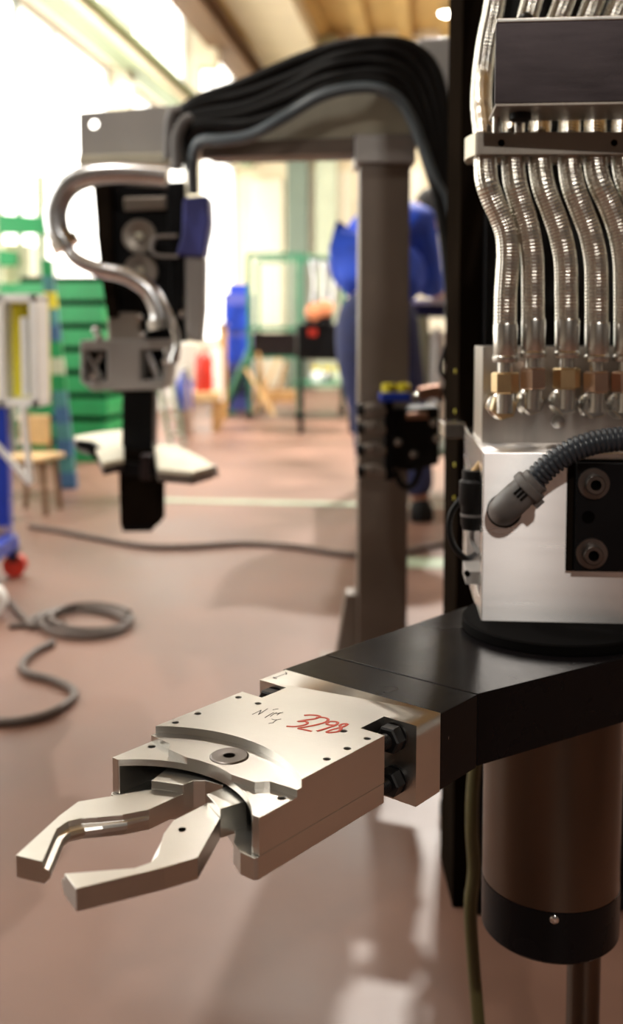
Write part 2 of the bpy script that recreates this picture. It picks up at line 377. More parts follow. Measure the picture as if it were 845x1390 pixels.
GM().prism(bot, -52, -36.6).build('bottom_plate', 'satin_steel', g, .0005, 0)
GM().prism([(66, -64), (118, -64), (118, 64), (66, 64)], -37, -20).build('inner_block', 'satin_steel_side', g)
pv = GM(); pv.lathe([(0, -8.9), (4.4, -8.9), (4.4, -5.0), (6, -4.75), (12.8, -4.75), (13.9, -5.4), (13.9, -9), (0, -9.1)], (155, 0, 0), (0, 0, 1), 48)
pvs = pv.build('pivot_screw', 'screw_steel', g, smooth=25)
GM().hexa((155, 0, -8.5), (155, 0, -5.2), 7.4).build('hex_socket', 'recess_shade', pvs)
def jaw(sg, pad_pts):
    J = GM(); outer = [(314, 30), (265, 52), (244, 59), (199, 34), (189, 11.5), (221, 12)]
    inner = [(237, 20.5), (250, 31), (258, 38), (266, 41), (277, 38.5), (308, 10.8)]
    offs = [(-1.5, -3.5), (-.5, -5.5), (1, -6), (2.5, -6.2), (-1, -7.0), (-2.0, -5.5)]
    secs = []
    for z, k in ((-38.7, .15), (-34.5, .85), (-31.6, 1), (-29.6, .75), (-28.6, .12), (-24.5, 0)):
        secs.append([(x, y*sg, z) for x, y in outer]+[(x+a*k, (y+b*k)*sg, z) for (x, y), (a, b) in zip(inner, offs)])
    J.loft(secs); jo = J.build('jaw', 'satin_steel', g, .0004, 0)
    GM().prism([(x, y) for x, y in pad_pts], -38.7, -18.3).build('jaw_pad', 'satin_steel', jo, .0005, 0)
    return jo
jr = jaw(1, [(189, 11.3), (198.8, 34), (179, 39), (135, 34), (135, 10), (172, 13)])
jl = jaw(-1, [(189, -12), (198.8, -34.5), (178, -41), (135, -36), (135, 8), (172, 10), (174.5, -5), (180, -11.5)])
GM().lathe([(0, -24.4), (2.3, -24.4), (2.6, -24.1), (2.0, -24.15), (0, -24.3)], (226, 26, 0), (0, 0, 1), 14).build('screw_hole', 'recess_shade', jr)
# hexagon bolts in the notches between body and flange
for y, z in ((62, -12.5), (62, -47), (-62, -12.5), (-62, -47)):
    B = GM().hexa((35.5, y, z), (47, y, z), 19, .3, 1.2).build('hex_bolt', 'black_oxide', g, smooth=25)
    th = GM(); pth = [(46+i*.5, y, z) for i in range(41)]
    th.tube(pth, lambda t: 6.0 if int(t*40) % 4 < 2 else 5.2, 16); th.build('thread', 'black_oxide', B, smooth=60)
    GM().cyl((33.5, y, z), (36, y, z), 11, 24).build('washer', 'black_oxide', B)
# writing on the plate
def stroke(mb, pts, r, o=(335, 950), s=845/145.):
    q = [gl(o[0]+x/s, o[1]+y/s) for x, y in pts]
    q = [Vector((p.x, p.y, .12)) for p in spline(q, 6)]
    mb.tube(q, r, 8, flat=Vector((0, 0, 1)))
hw = GM()
stroke(hw, [(452, 124), (500, 121), (552, 124), (575, 133), (540, 150), (470, 160), (405, 172), (460, 172), (478, 185), (450, 200), (380, 212), (312, 210)], 1.25)
stroke(hw, [(545, 140), (600, 140), (640, 152), (625, 175), (540, 200), (470, 214), (408, 226), (460, 238), (512, 250)], 1.25)
stroke(hw, [(700, 200), (660, 200), (632, 192), (650, 175), (690, 172), (718, 180), (700, 200), (640, 222), (552, 248)], 1.25)
stroke(hw, [(795, 190), (755, 192), (735, 205), (745, 225), (720, 250), (660, 260), (632, 256), (660, 240), (720, 224), (770, 210), (797, 192)], 1.25)
hw.build('handwritten_number', 'red_ink', g)['label'] = 'red handwritten number 3298'
hn = GM()
for pts in ([(42, 116), (80, 98), (112, 82)], [(112, 82), (100, 104), (90, 118)], [(90, 118), (130, 92), (165, 70)], [(205, 80), (225, 75), (248, 72)],
            [(142, 142), (180, 118), (212, 100)], [(185, 132), (215, 110), (235, 102)], [(215, 108), (250, 106), (285, 100)], [(262, 102), (250, 112), (238, 120)],
            [(195, 152), (215, 158), (235, 158)], [(270, 152), (235, 160), (205, 182)], [(172, 188), (190, 184), (210, 183)]):
    stroke(hn, pts, .42)
hn.build('handwritten_note', 'black_ink', g)
im = GM(); stroke(im, [(200, 153), (250, 135), (296, 118)], .5, (330, 890), 4.97); stroke(im, [(205, 146), (212, 153), (226, 154)], .8, (330, 890), 4.97); stroke(im, [(285, 112), (292, 120), (288, 128)], .6, (330, 890), 4.97)
im.build('index_mark', 'scratch', g)

# ================================================================== ARM AND CYLINDER
a = thing('transfer_robot', 'thick glossy black robot arm carrying the silver gripper', 'robot', GT @ Vector((-150, 20, -62)))
GM().prism([(0, -84), (0, 80.9), (-55.2, 81.8), (-55.2, -81)], -63, -.4).build('mounting_block', 'black_gloss', a, .0008)
GM().prism([(-55.4, -81), (-55.4, 82.2), (-222, 137.4), (-330, 175), (-430, 150), (-430, -40), (-274, -66.6)], -62, 0).build('arm_beam', 'black_gloss', a, .0012)
GM().lathe([(0, .2), (2.0, .2), (2.6, -.2), (2.6, -.8)], (-13.5, 80.9, -24), (0, 1, 0), 14).build('set_screw', 'zinc', a)
BZ = 1.0
bp0 = P(652, 848, BZ); by = math.radians(4.7)
bR = Vector((math.cos(by), -math.sin(by), 0)); bD = Vector((math.sin(by), math.cos(by), 0)); UP = Vector((0, 0, 1))
cz = .97; cc = P(746.5, 1182, cz); R_ = 96.5*cz/F*.985
MB().lathe([(0, -.004), (.088, -.004), (.092, .001), (.092, .009), (.0905, .0105), (0, .0105)], (cc.x+.008, cc.y+.04, TOPZ), UP, 64).build('pivot_disc', 'matte_black', a)
cy = thing('actuator_cylinder', 'large bare steel cylinder hanging under the black arm', 'cylinder', (cc.x, cc.y, .28))
ztop = TOPZ-.060; zb = cc.z-.004; zbb = zb-.052
MB().cyl((cc.x, cc.y, zb), (cc.x, cc.y, ztop), R_, 64).build('barrel', 'tube_steel', cy, smooth=30)
MB().lathe([(0, zbb), (R_*.96, zbb), (R_*1.0, zbb+.003), (R_*1.005, zb-.001), (R_*.97, zb), (0, zb)], (cc.x, cc.y, 0), UP, 64).build('end_ring', 'black_gloss', cy, smooth=30)
sp = PL(752, 1248, Vector((cc.x, cc.y-R_*1.0, 0)), Vector((0, -1, 0)))
MB().lathe([(0, -.002), (.0042, -.002), (.0042, .0016), (.003, .0026), (0, .0028)], (sp.x, cc.y-math.sqrt((R_*1.005)**2-(sp.x-cc.x)**2), sp.z), (sp.x-cc.x, -(R_), 0), 16).build('ring_screw', 'chrome', cy)
rx = P(792, 1300, cz+.0)
MB().cyl((rx.x, cc.y, .02), (rx.x, cc.y, zbb+.001), .0165, 24).build('piston_rod', 'tube_steel', cy)
MB().cyl((rx.x, cc.y, 0), (rx.x, cc.y, .022), .035, 24).build('rod_foot', 'black_satin', cy)

oh = [P(644, 1040, 1.16), P(640, 1120, 1.15), P(643, 1180, 1.15), P(638, 1230, 1.15), P(641, 1290, 1.15)]
oh.append(Vector((oh[-1].x+.01, oh[-1].y, .008)))
tag(MB().tube(spline([Vector((oh[0].x+.02, oh[0].y+.02, TOPZ-.055))]+oh, 8), .008, 10).build('hanging_hose', 'olive_hose'), 'thin olive hose hanging to the floor behind the steel cylinder', 'hose')
# ================================================================== MANIFOLD BLOCK
BT = Matrix(((bR.x, bD.x, 0, bp0.x), (bR.y, bD.y, 0, bp0.y), (0, 0, 1, bp0.z), (0, 0, 0, 1)))
BH = P(655, 613.5, BZ).z-bp0.z; BW_, BD_ = .30, .27
def BM(): return MB(BT)
def fb(u, v, dep=0.0):                # pixel to block-local coordinates on the plane at depth dep
    return BT.inverted() @ PL(u, v, BT @ Vector((0, dep, 0)), bD)
mb_ = thing('valve_manifold', 'bright machined steel manifold block standing on the black arm', 'manifold', BT @ Vector((.15, .13, 0)))
blk = BM().box((BW_/2, BD_/2, BH/2), (BW_, BD_, BH)).build('block', 'brushed_steel', mb_)
boolean(blk, BM().box((0, .12, BH*.44), (.05, .20, BH*.62)), 'DIFFERENCE'); fin(blk, .0012, 30)
MB(BT).box((BW_/2, .08, -.001), (BW_-.06, .13, .006)).build('seat_plate', 'black_satin', mb_)
u0 = fb(653, 599, .09); uz = fb(653, 472, .09)
BM().box((u0.x+.15, .145, (BH+uz.z)/2), (.30, .11, uz.z-BH+.002)).build('upright_block', 'upright_steel', mb_, .001)
hole = fb(757, 572, .09)
BM().lathe([(0, .0), (.0075, 0), (.0075, .001), (.0055, .0012), (.0045, .004), (0, .0045)], (hole.x, .0902, hole.z), (0, -1, 0), 20).build('plug_screw', 'zinc', mb_)
# black clamp plate with two cap screws
c0 = fb(779, 775, -.012); c1 = fb(779, 628, -.012)
cp = BM().box((c0.x+.06, -.006, (c0.z+c1.z)/2), (.12, .014, c1.z-c0.z)).build('clamp_plate', 'black_satin', mb_, .001)
cl0 = fb(773, 628); BM().box((cl0.x+.06, -.002, (c0.z+c1.z)/2), (.124, .005, c1.z-c0.z+.004)).build('shim_plate', 'brown_black', mb_)
for (u, v) in ((806, 657), (803, 752)):
    q = fb(u, v, -.016)
    ws = BM().lathe([(0, 0), (.0152, 0), (.0155, .0008), (.0150, .0026), (0, .0026)], (q.x, -.0128, q.z), (0, -1, 0), 32).build('washer', 'screw_steel', mb_)
    sc = BM().lathe([(.0, .0), (.0095, .0), (.0095, .0090), (.0085, .0100), (.0052, .0100), (.0050, .0040), (0, .0038)], (q.x, -.0152, q.z), (0, -1, 0), 32).build('cap_screw', 'screw_steel', mb_, smooth=30)
    BM().hexa((q.x, -.0200, q.z), (q.x, -.0195, q.z), .0098, .3).build('hex_socket', 'recess_shade', sc)
q = fb(798, 702, -.013); BM().lathe([(.0028, 0), (.0062, 0), (.0058, .0006), (.0050, .0002), (0, .0001)], (q.x, -.0130, q.z), (0, -1, 0), 20).build('tapped_hole', 'recess_shade', mb_)
# plug and looped cable in the side pocket
pk = thing('sensor_plug', 'black round sensor plug on the side of the steel manifold', 'plug', BT @ Vector((.0, .10, BH*.40)))
BM().lathe([(0, 0), (.010, 0), (.012, .006), (.012, .025), (.014, .028), (.014, .050), (.011, .053), (.011, .062), (0, .062)], (-.006, .05, BH*.50), (0, 0, 1), 20).build('plug_body', 'black_rubber', pk)
BM().lathe([(0, 0), (.0125, 0), (.0125, .003), (0, .003)], (-.006, .05, BH*.58), (0, 0, 1), 20).build('plug_ring', 'grey_plastic', pk)
BM().tube([(-.006, .05, BH*.5+.060), (.004, .056, BH*.5+.072), (.018, .08, BH*.5+.080)], .003, 8).build('lead_wire', 'pale_wood', pk)
lp = [P(636, 640, 1.10), P(628, 672, 1.10), P(613, 695, 1.10), P(609, 718, 1.10), P(616, 742, 1.10), P(633, 758, 1.10), P(648, 750, 1.12)]
tag(MB().tube(spline(lp), .0034, 10).build('sensor_cable', 'black_rubber'), 'thin black cable looping out of the steel manifold side', 'cable')
lp = [P(651, 706, 1.06), P(641, 722, 1.08), P(642, 738, 1.08), P(652, 752, 1.06)]
tag(MB().tube(spline(lp), .0026, 10).build('sensor_lead', 'grey_plastic'), 'short grey lead curling inside the manifold side pocket', 'cable')
bk = thing('side_bracket', 'small grey sheet bracket low on the manifold side', 'bracket', P(640, 790, 1.08))
MB().box(P(641, 777, 1.07), (.018, .05, .014), rotz(-by)).build('bracket_plate', 'grey_steel', bk, .0008)
MB().cyl(P(634, 779, 1.045)+Vector((0, -.001, 0)), P(634, 779, 1.045)+Vector((0, .004, 0)), .003, 12).build('bracket_hole', 'recess_shade', bk)

# ================================================================== HOSES
HZ = 1.045
hoses = [  # centre px of ferrule, top y of ferrule, path px above it
    (685, 439, [(686, 400), (689, 350), (687, 318), (678, 292), (668, 270), (660, 245), (658, 215), (657, 180), (653, 140), (655, 100), (661, 55), (670, 10), (676, -40)]),
    (723, 433, [(723, 400), (722, 350), (716, 310), (706, 275), (698, 245), (696, 215), (696, 180), (697, 150), (702, 90), (712, 40), (722, 0), (735, -50)]),
    (768.5, 433, [(768, 400), (767, 355), (760, 318), (749, 285), (738, 255), (733, 225), (732, 180), (734, 150), (742, 90), (752, 40), (766, 0), (785, -50)]),
    (809, 438, [(809, 400), (808, 355), (801, 318), (789, 285), (778, 255), (773, 225), (772, 180), (774, 150), (782, 90), (792, 40), (806, 0), (825, -50)]),
    (848, 438, [(848, 400), (847, 355), (841, 318), (828, 280), (814, 250), (808, 225), (807, 180), (808, 150), (816, 90), (826, 40), (842, 0), (862, -50)]),
    (888, 438, [(888, 400), (887, 355), (880, 318), (866, 280), (852, 250), (846, 225), (844, 180), (846, 150), (852, 90), (862, 40), (880, 0), (900, -50)])]
def hz_at(y):   # hoses pass behind the junction box
    return HZ if y > 240 else (HZ+.022*(240-y)/60 if y > 180 else min(HZ+.022+.075*(180-y)/60, HZ+.10))
pxm = F/HZ
for i, (hx_, fy, path) in enumerate(hoses):
    base = P(hx_, 555, HZ)
    t = thing('hydraulic_hose', '%s braided steel hydraulic hose counted from the clamp bar\'s rounded end' % ordinal(i), 'hose', base, 'braided hydraulic hoses on the manifold')
    fer_t = P(hx_, fy, HZ); fer_b = P(hx_, fy+53, HZ)
    pts = spline([P(hx_, fy+12, HZ)]+[P(u, v, hz_at(v)) for u, v in path]+[P(path[-1][0]+14, -180, 1.16), P(path[-1][0]+34, -420, 1.20), P(path[-1][0]+50, -560, 1.29), P(path[-1][0]+58, -590, 1.42), P(path[-1][0]+60, -595, 1.50)], 10)
    MB().tube(resample(pts, .00095), .0114, 72, braid=.0005).build('braided_sleeve', 'braid', t, smooth=80)
    fl_ = (fer_t-fer_b).length
    MB().lathe([(.008, 0), (.0129, .0005), (.0133, .002), (.0133, .0055), (.0118, .0075), (.0122, .009), (.0126, fl_-.002), (.0120, fl_), (.0105, fl_)], fer_b, UP, 28).build('ferrule', 'zinc', t, smooth=35)
    nb = P(hx_, fy+95, HZ); nt_ = P(hx_, fy+66, HZ)
    MB().cyl(nt_-UP*.002, fer_b+UP*.003, .0078, 20).build('stem', 'zinc', t)
    MB().hexa(nb, nt_, .0245, [.0, .52, .12, .4, .2, .3][i], .0018).build('union_nut', 'zinc_yellow_sheen' if i in (0, 2) else 'zinc_rose_sheen', t, smooth=25)
    eb = P(hx_-1, fy+127, HZ); el = MB()
    el.cyl(eb+UP*.004, nb+UP*.001, .0088, 20); el.build('adapter', 'zinc', t)
    hb = MB(); ec = eb+UP*.010
    hb.hexa(ec+Vector((0, .046, 0)), ec-Vector((0, .001, 0)), .0235, .52, .0015); hb.build('elbow_body', 'zinc_yellow_sheen' if i == 0 else 'zinc', t, smooth=25)
    MB().lathe([(.0, 0), (.011, 0), (.0145, .004), (.0145, .012), (.010, .014), (0, .014)], ec+Vector((0, .012, 0)), (0, 1, 0), 20).build('lock_ring', 'zinc', t)
# clamp bar over the hoses
cb = thing('hose_clamp', 'brown steel clamp bar gripping the row of braided hoses', 'clamp', P(740, 215, 1.06))
z1 = P(740, 181, 1.045); z0 = P(740, 212, 1.045); lx = P(645, 200, 1.045).x
MB().box((lx+.115, 1.042, (z0.z+z1.z)/2), (.23, .010, z1.z-z0.z)).build('front_bar', 'warm_steel', cb, .001)
MB().box((lx+.115, 1.092, (z0.z+z1.z)/2), (.23, .016, z1.z-z0.z)).build('rear_bar', 'warm_steel', cb, .001)
MB().loft([[(lx-.001+.0-.006*math.sin(math.pi*k/12), 1.040+.03*0+.058*k/12, z) for k in range(13)]+[(lx+.003, 1.098, z), (lx+.003, 1.040, z)] for z in (z0.z, z1.z)]).build('end_cap', 'light_plate', cb, .0008)
for u in (680, 833):
    q = P(u, 194, 1.037); MB().hexa((q.x, 1.0365, q.z), (q.x, 1.04, q.z), .0065).build('socket_hole', 'recess_shade', cb)
# junction box above
jb = thing('junction_box', 'dark brown steel box in front of the braided hoses', 'box', P(760, 145, 1.03))
j0 = P(671, 141, .99); j1 = P(671, 31, .99); jh = j1.z-j0.z
JT = Matrix(((bR.x, bD.x, 0, j0.x), (bR.y, bD.y, 0, j0.y), (0, 0, 1, j0.z), (0, 0, 0, 1)))
def JM(): return MB(JT)
JM().box((.11, .002, jh/2), (.22, .004, jh)).build('front_plate', 'dark_steel', jb, .0008)
JM().box((.125, .033, jh/2), (.22, .058, jh)).build('housing', 'brown_black', jb, .0012)
JM().box((.111, .016, jh+.002), (.221, .034, .004)).build('lid', 'zinc', jb, .001)
JM().box((.111, .034, -.0015), (.221, .070, .003)).build('base_plate', 'warm_steel', jb, .0008)
JM().lathe([(0, -.002), (.0085, -.002), (.0085, .003), (.007, .007), (.004, .0092), (0, .0098)], (.030, .018, jh+.004), UP, 20).build('dome_screw', 'black_oxide', jb)
JM().lathe([(0, 0), (.0105, 0), (.0105, .006), (.007, .008), (0, .008)], (.028, .032, -.0028), -UP, 20).build('plug', 'black_rubber', jb)
JM().box((.212, .30, jh*.5), (.016, .50, .03)).build('wall_bracket', 'black_satin', jb)
for lx_ in (.028, .006):
    tp_ = JT @ Vector((lx_, .045, -.002)); MB().cyl(Vector((tp_.x, tp_.y, z1.z-.002)), tp_, .004, 10).build('hanger_rod', 'zinc', jb)
# conduit with elbow gland
cg = thing('cable_conduit', 'ribbed grey conduit with elbow gland plugged into the manifold face', 'conduit', BT @ fb(700, 690, -.02))
pth = [BT @ fb(*p[:2], p[2]) for p in ((716, 662, -.030), (730, 646, -.032), (750, 628, -.034), (775, 612, -.034), (805, 601, -.032), (838, 596, -.03), (880, 594, -.028), (920, 600, -.02), (960, 612, .02), (985, 625, .15), (990, 630, .44))]
sp_ = spline(pth, 28)
nn = len(sp_); seglen = sum((sp_[i+1]-sp_[i]).length for i in range(nn-1))
cum = [0]
for i in range(nn-1): cum.append(cum[-1]+(sp_[i+1]-sp_[i]).length)
fine = []; k = 0; step = .00085; d = 0
while d < seglen:
    while k < nn-2 and cum[k+1] < d: k += 1
    t_ = (d-cum[k])/max(1e-9, cum[k+1]-cum[k]); fine.append(sp_[k].lerp(sp_[k+1], t_)); d += step
nf = len(fine)
MB().tube(fine, lambda t: .0118 if int(round(t*(nf-1))) % 6 < 4 else .0099, 20).build('ribbed_hose', 'conduit_grey', cg, smooth=70)
gp = [BT @ fb(*p[:2], p[2]) for p in ((684, 692, .002), (683, 693, -.012), (687, 689, -.024), (695, 681, -.029), (706, 671, -.030), (717, 661, -.031))]
MB().tube(spline(gp, 8), lambda t: .0150 if t < .8 else .0146, 24).build('elbow', 'grey_plastic', cg, smooth=60)
ga = (gp[5]-gp[4]).normalized()
MB().lathe([(.010, 0), (.0165, 0), (.0172, .001), (.0172, .0075), (.0160, .0085), (.0138, .0085), (.0138, .014), (.0125, .015)], gp[5]-ga*.004, ga, 28).build('gland_nut', 'grey_plastic', cg, smooth=30)
for k in (-1, 0, 1):
    side = (ga.cross(-bD)).normalized(); pc = gp[5]-ga*.010+(-bD*.0148)+side*(k*.0042-.003)
    MB().box(pc, (.0026, .0022, .009), rotz(0) if False else Matrix((side, -bD, ga)).transposed()).build('latch_rib', 'black_rubber', cg)
MB().box(gp[5]-ga*.004+side*(.0172), (.006, .010, .010), Matrix((side, -bD, ga)).transposed()).build('latch', 'grey_plastic', cg, .0006)
q = fb(684, 693, 0); BM().lathe([(.013, 0), (.0172, 0), (.0172, .003), (.0155, .004)], (q.x, .0005, q.z), (0, -1, 0), 28).build('gasket', 'black_rubber', cg)

# ================================================================== BLACK MACHINE COLUMN
mz = 1.42
x0 = P(622, 450, mz).x
mc = thing('machine_column', 'tall black machine column behind the braided hoses', 'column', (x0+.16, mz+.1, 0))
MB().box((x0+.02, mz+.09, 1.2), (.034, .14, 2.4)).build('guide_rail', 'brown_black', mc, .002)
MB().box((x0+.053, mz+.09, 1.2), (.034, .18, 2.4)).build('guide_strip', 'black_satin', mc, .002)
MB().box((x0+.27, mz+.16, 1.2), (.42, .20, 2.4)).build('column_body', 'black_rubber', mc, .003)
MB().box((x0+.27, mz+.16, .015), (.50, .30, .03)).build('foot_plate', 'black_satin', mc, .003)
for v in (505, 560, 634, 680):
    q = P(612, v, mz+.02); MB().lathe([(0, 0), (.0035, 0), (.003, .0015), (0, .0016)], (x0+.0032, mz+.045, q.z), (-1, 0, 0), 12).build('rail_screw', 'yellow', mc)
q = P(622, 588, 1.36); MB().box((q.x, mz+.0, q.z), (.03, .05, .022)).build('carriage_stop', 'zinc', mc, .002)

# ================================================================== SECOND ROBOT
CZ = 2.4
sc_ = CZ/F
cb0 = P(521, 450, CZ)
cw = 68*sc_
col = thing('support_column', 'square brown steel column carrying the overhead robot beam', 'column', (cb0.x, CZ+cw/2, 0))
ztop = P(521, 222, CZ).z
MB().box((cb0.x, CZ+cw/2, ztop/2), (cw, cw, ztop)).build('post', 'column_steel', col, .004)
zc1 = P(521, 183, CZ).z
MB().box((cb0.x, CZ+cw/2, (ztop+zc1)/2), (81*sc_, 81*sc_, zc1-ztop)).build('cap_plate', 'grey_steel', col, .004)
f0 = P(463, 900, CZ); f1 = P(487, 812, CZ)
MB(Matrix.Identity(4)).loft([[(cb0.x-cw/2-.0, y, .01), (f0.x-.02, y, .01), (f1.x-.030, y, .21), (cb0.x-cw/2, y, .21)] for y in (CZ+.03, CZ+cw-.02)]).build('gusset', 'column_steel', col, .003)
MB().box((cb0.x, CZ+cw/2, .008), (.30, .28, .016)).build('base_plate', 'column_steel', col, .002)
# beam and end plate
bm_ = thing('robot_beam', 'horizontal grey robot beam with holed end plate on the column', 'robot beam', P(400, 190, 2.55))
def quadprism(pl, pr_, dep, name, mt, bev=.003):     # px quads (top, bottom) at left and right ends, given depth
    (lu, lt_, lb, lz), (ru, rt, rb, rz) = pl, pr_
    A_ = [P(lu, lt_, lz), P(ru, rt, rz), P(ru, rb, rz), P(lu, lb, lz)]
    A_[2].x, A_[2].y = A_[1].x, A_[1].y; A_[3].x, A_[3].y = A_[0].x, A_[0].y
    nr = Vector((-(A_[1]-A_[0]).y, (A_[1]-A_[0]).x, 0)).normalized()*dep
    return MB().loft([A_, [p+nr for p in A_]]).build(name, mt, bm_, bev)
quadprism((232, 150, 205, 2.62), (560, 116, 184, 2.43), .16, 'beam', 'light_plate', .006)
quadprism((272, 192, 214, 2.58), (500, 186, 208, 2.44), .10, 'guide_rail', 'column_steel')
quadprism((478, 182, 214, 2.40), (492, 182, 214, 2.39), .12, 'stop_block', 'dark_steel')
ep = quadprism((107, 153, 212, 2.60), (233, 143, 208, 2.585), .012, 'end_plate', 'grey_steel', .002)
hq = P(127, 168, 2.597); ct = MB().cyl(hq-Vector((0, .05, 0)), hq+Vector((0, .05, 0)), .012, 20)
ep.modifiers.clear(); boolean(ep, ct, 'DIFFERENCE'); fin(ep, .002, 30)
quadprism((106, 211, 224, 2.56), (233, 207, 221, 2.55), .10, 'end_flange', 'light_plate', .002)
quadprism((565, 50, 150, 2.50), (640, 48, 150, 2.46), .10, 'drive_housing', 'grey_steel', .01)
# cable bundle
upper = [(243, 205), (240, 165), (262, 138), (330, 116), (400, 86), (455, 64), (510, 55), (555, 62), (588, 92), (602, 140), (606, 190), (608, 260), (630, 345), (662, 450), (685, 600), (692, 760), (696, 925)]
lower = [(258, 225), (254, 185), (275, 170), (330, 170), (385, 152), (430, 126), (475, 112), (515, 112), (545, 130), (566, 170), (580, 215), (594, 262), (608, 345), (614, 450), (618, 600), (620, 760), (622, 925)]
for i in range(10):
    k = i % 5; lay = i//5; t_ = k/4
    pts = []
    for n_, ((a_, b_), (c_, d_)) in enumerate(zip(upper, lower)):
        wob = 2.5*math.sin(n_*1.3+i*2.1)
        pts.append(P(a_+(c_-a_)*t_+wob*.4, b_+(d_-b_)*t_+wob+lay*4, 2.38-.016*min(n_, 11)/11+lay*.036+.18*max(0, (5-n_)/5)))
    tag(MB().tube(spline(pts, 6), .0150, 12).build('power_cable', 'black_rubber', origin=pts[0]), 'black cable in the thick bundle arching over the robot beam', 'cable', 'black cables arching over the beam')
gh = [(262, 262), (262, 215), (272, 192), (300, 190), (340, 184), (385, 160), (430, 133), (470, 121), (510, 120), (540, 135), (560, 165), (576, 205), (592, 245), (606, 275), (618, 350), (624, 470), (629, 620), (632, 780), (633, 925)]
tag(MB().tube(spline([P(u, v, 2.36+.16*max(0, (5-n_)/5)) for n_, (u, v) in enumerate(gh)], 6), .0135, 12).build('air_hose', 'blue_grey'), 'blue-grey hose curving below the black cable bundle', 'hose')
for i, pts in enumerate(([(228, 215), (232, 160), (250, 150), (290, 162)], [(240, 230), (240, 185), (258, 160), (300, 170)])):
    tag(MB().tube(spline([P(u, v, 2.5-.01*i) for u, v in pts], 8), .014, 12).build('bent_cable', 'grey_plastic'), ['grey bent cable looping over the holed end plate edge', 'grey bent cable dipping beside the blue motor top'][i], 'cable')
# wrist hanging from the beam
WZ = 2.52
wr = thing('robot_wrist', 'black robot wrist housing with round gears and blue motor', 'robot wrist', P(190, 440, WZ+.08))
def ws(pts, Zf, dep): return [[P(u, v, Zf) for u, v in pts], [P(u, v, Zf)+Vector((0, dep, 0)) for u, v in pts]]
def plate(pts, Zf, dep, name, mt, par, bev=.003): return MB().loft(ws(pts, Zf, dep)).build(name, mt, par, bev)
plate([(128, 252), (246, 246), (250, 300), (248, 430), (146, 432), (138, 380), (131, 320)], WZ+.05, .12, 'housing', 'black_satin', wr)
plate([(126, 250), (150, 250), (152, 330), (160, 430), (146, 432), (136, 370)], WZ+.02, .05, 'side_cheek', 'brown_black', wr)
plate([(226, 248), (250, 246), (252, 300), (248, 432), (232, 432)], WZ+.02, .05, 'side_cheek', 'black_satin', wr)
plate([(168, 268), (226, 266), (226, 284), (168, 286)], WZ+.035, .02, 'cross_plate', 'warm_steel', wr)
for (u, v, r) in ((189, 321, 23), (191, 368, 23)):
    c = P(u, v, WZ+.04); rr_ = r*WZ/F
    gw = MB().lathe([(rr_*.35, -.006), (rr_*.35, .002), (rr_*.55, .003), (rr_*.75, .006), (rr_, .006), (rr_*1.02, -.004), (rr_, -.012), (rr_*.4, -.012)], c, (0, -1, 0), 28).build('gear_disc', 'warm_steel', wr)
    MB().lathe([(0, 0), (rr_*.28, 0), (rr_*.24, .01), (0, .011)], c, (0, -1, 0), 16).build('gear_hub', 'light_plate', gw)
mo = plate([(248, 268), (282, 264), (284, 300), (280, 322), (276, 348), (238, 346), (246, 320)], WZ+.0, .11, 'motor_cover', 'blue_motor', wr, .008)
plate([(250, 346), (277, 348), (276, 420), (272, 465), (254, 462), (252, 400)], WZ+.02, .09, 'motor_shroud', 'grey_steel', wr, .006)
MB().tube(spline([P(u, v, WZ-.01) for u, v in ((240, 320), (212, 322), (206, 334), (212, 346), (242, 348))], 6), .0045, 10).build('guard_loop', 'grey_steel', wr)
plate([(186, 425), (250, 425), (252, 464), (186, 464)], WZ+.08, .08, 'lower_housing', 'black_satin', wr)
plate([(146, 424), (190, 424), (190, 472), (146, 472)], WZ+.04, .09, 'neck_block', 'warm_steel', wr)
# tool head below the wrist
tl = thing('tool_head', 'grey steel frame head with black square mast below the wrist', 'tool head', P(170, 530, WZ+.08))
plate([(109, 462), (231, 460), (231, 474), (109, 476)], WZ, .14, 'top_bar', 'grey_steel', tl)
plate([(109, 518), (224, 516), (222, 529), (124, 531)], WZ, .14, 'bottom_bar', 'grey_steel', tl)
plate([(145, 472), (190, 472), (190, 520), (145, 520)], WZ, .14, 'centre_plate', 'grey_steel', tl)
plate([(109, 474), (114, 474), (114, 520), (109, 520)], WZ, .14, 'end_post', 'grey_steel', tl)
plate([(224, 472), (231, 472), (227, 520), (220, 520)], WZ, .14, 'end_post', 'grey_steel', tl)
plate([(113, 474), (222, 474), (222, 520), (113, 520)], WZ+.12, .02, 'back_plate', 'black_satin', tl)
MB().cyl(P(116, 478, WZ+.03), P(138, 514, WZ+.03), .008, 12).build('link_rod', 'chrome', tl)
MB().cyl(P(138, 480, WZ+.05), P(120, 514, WZ+.05), .008, 12).build('link_rod', 'chrome', tl)
MB().cyl(P(200, 478, WZ+.03), P(214, 514, WZ+.03), .009, 12).build('link_rod', 'alu', tl)
for (u, v) in ((130, 449), (134, 458), (190, 430), (193, 454), (246, 426), (224, 491), (128, 511)):
    MB().lathe([(0, -.010), (.009, -.010), (.010, 0), (.007, .007), (0, .010)], P(u, v, WZ-.005), (0, -1, 0), 14).build('bright_fitting', 'chrome', tl)
plate([(166, 530), (208, 530), (207, 618), (165, 618)], WZ+.03, .075, 'mast', 'black_satin', tl)
plate([(160, 612), (216, 612), (216, 712), (163, 714)], WZ+.01, .10, 'lower_sleeve', 'brown_black', tl)
plate([(164, 712), (214, 711), (205, 722), (166, 722)], WZ+.02, .08, 'sleeve_end', 'black_satin', tl)
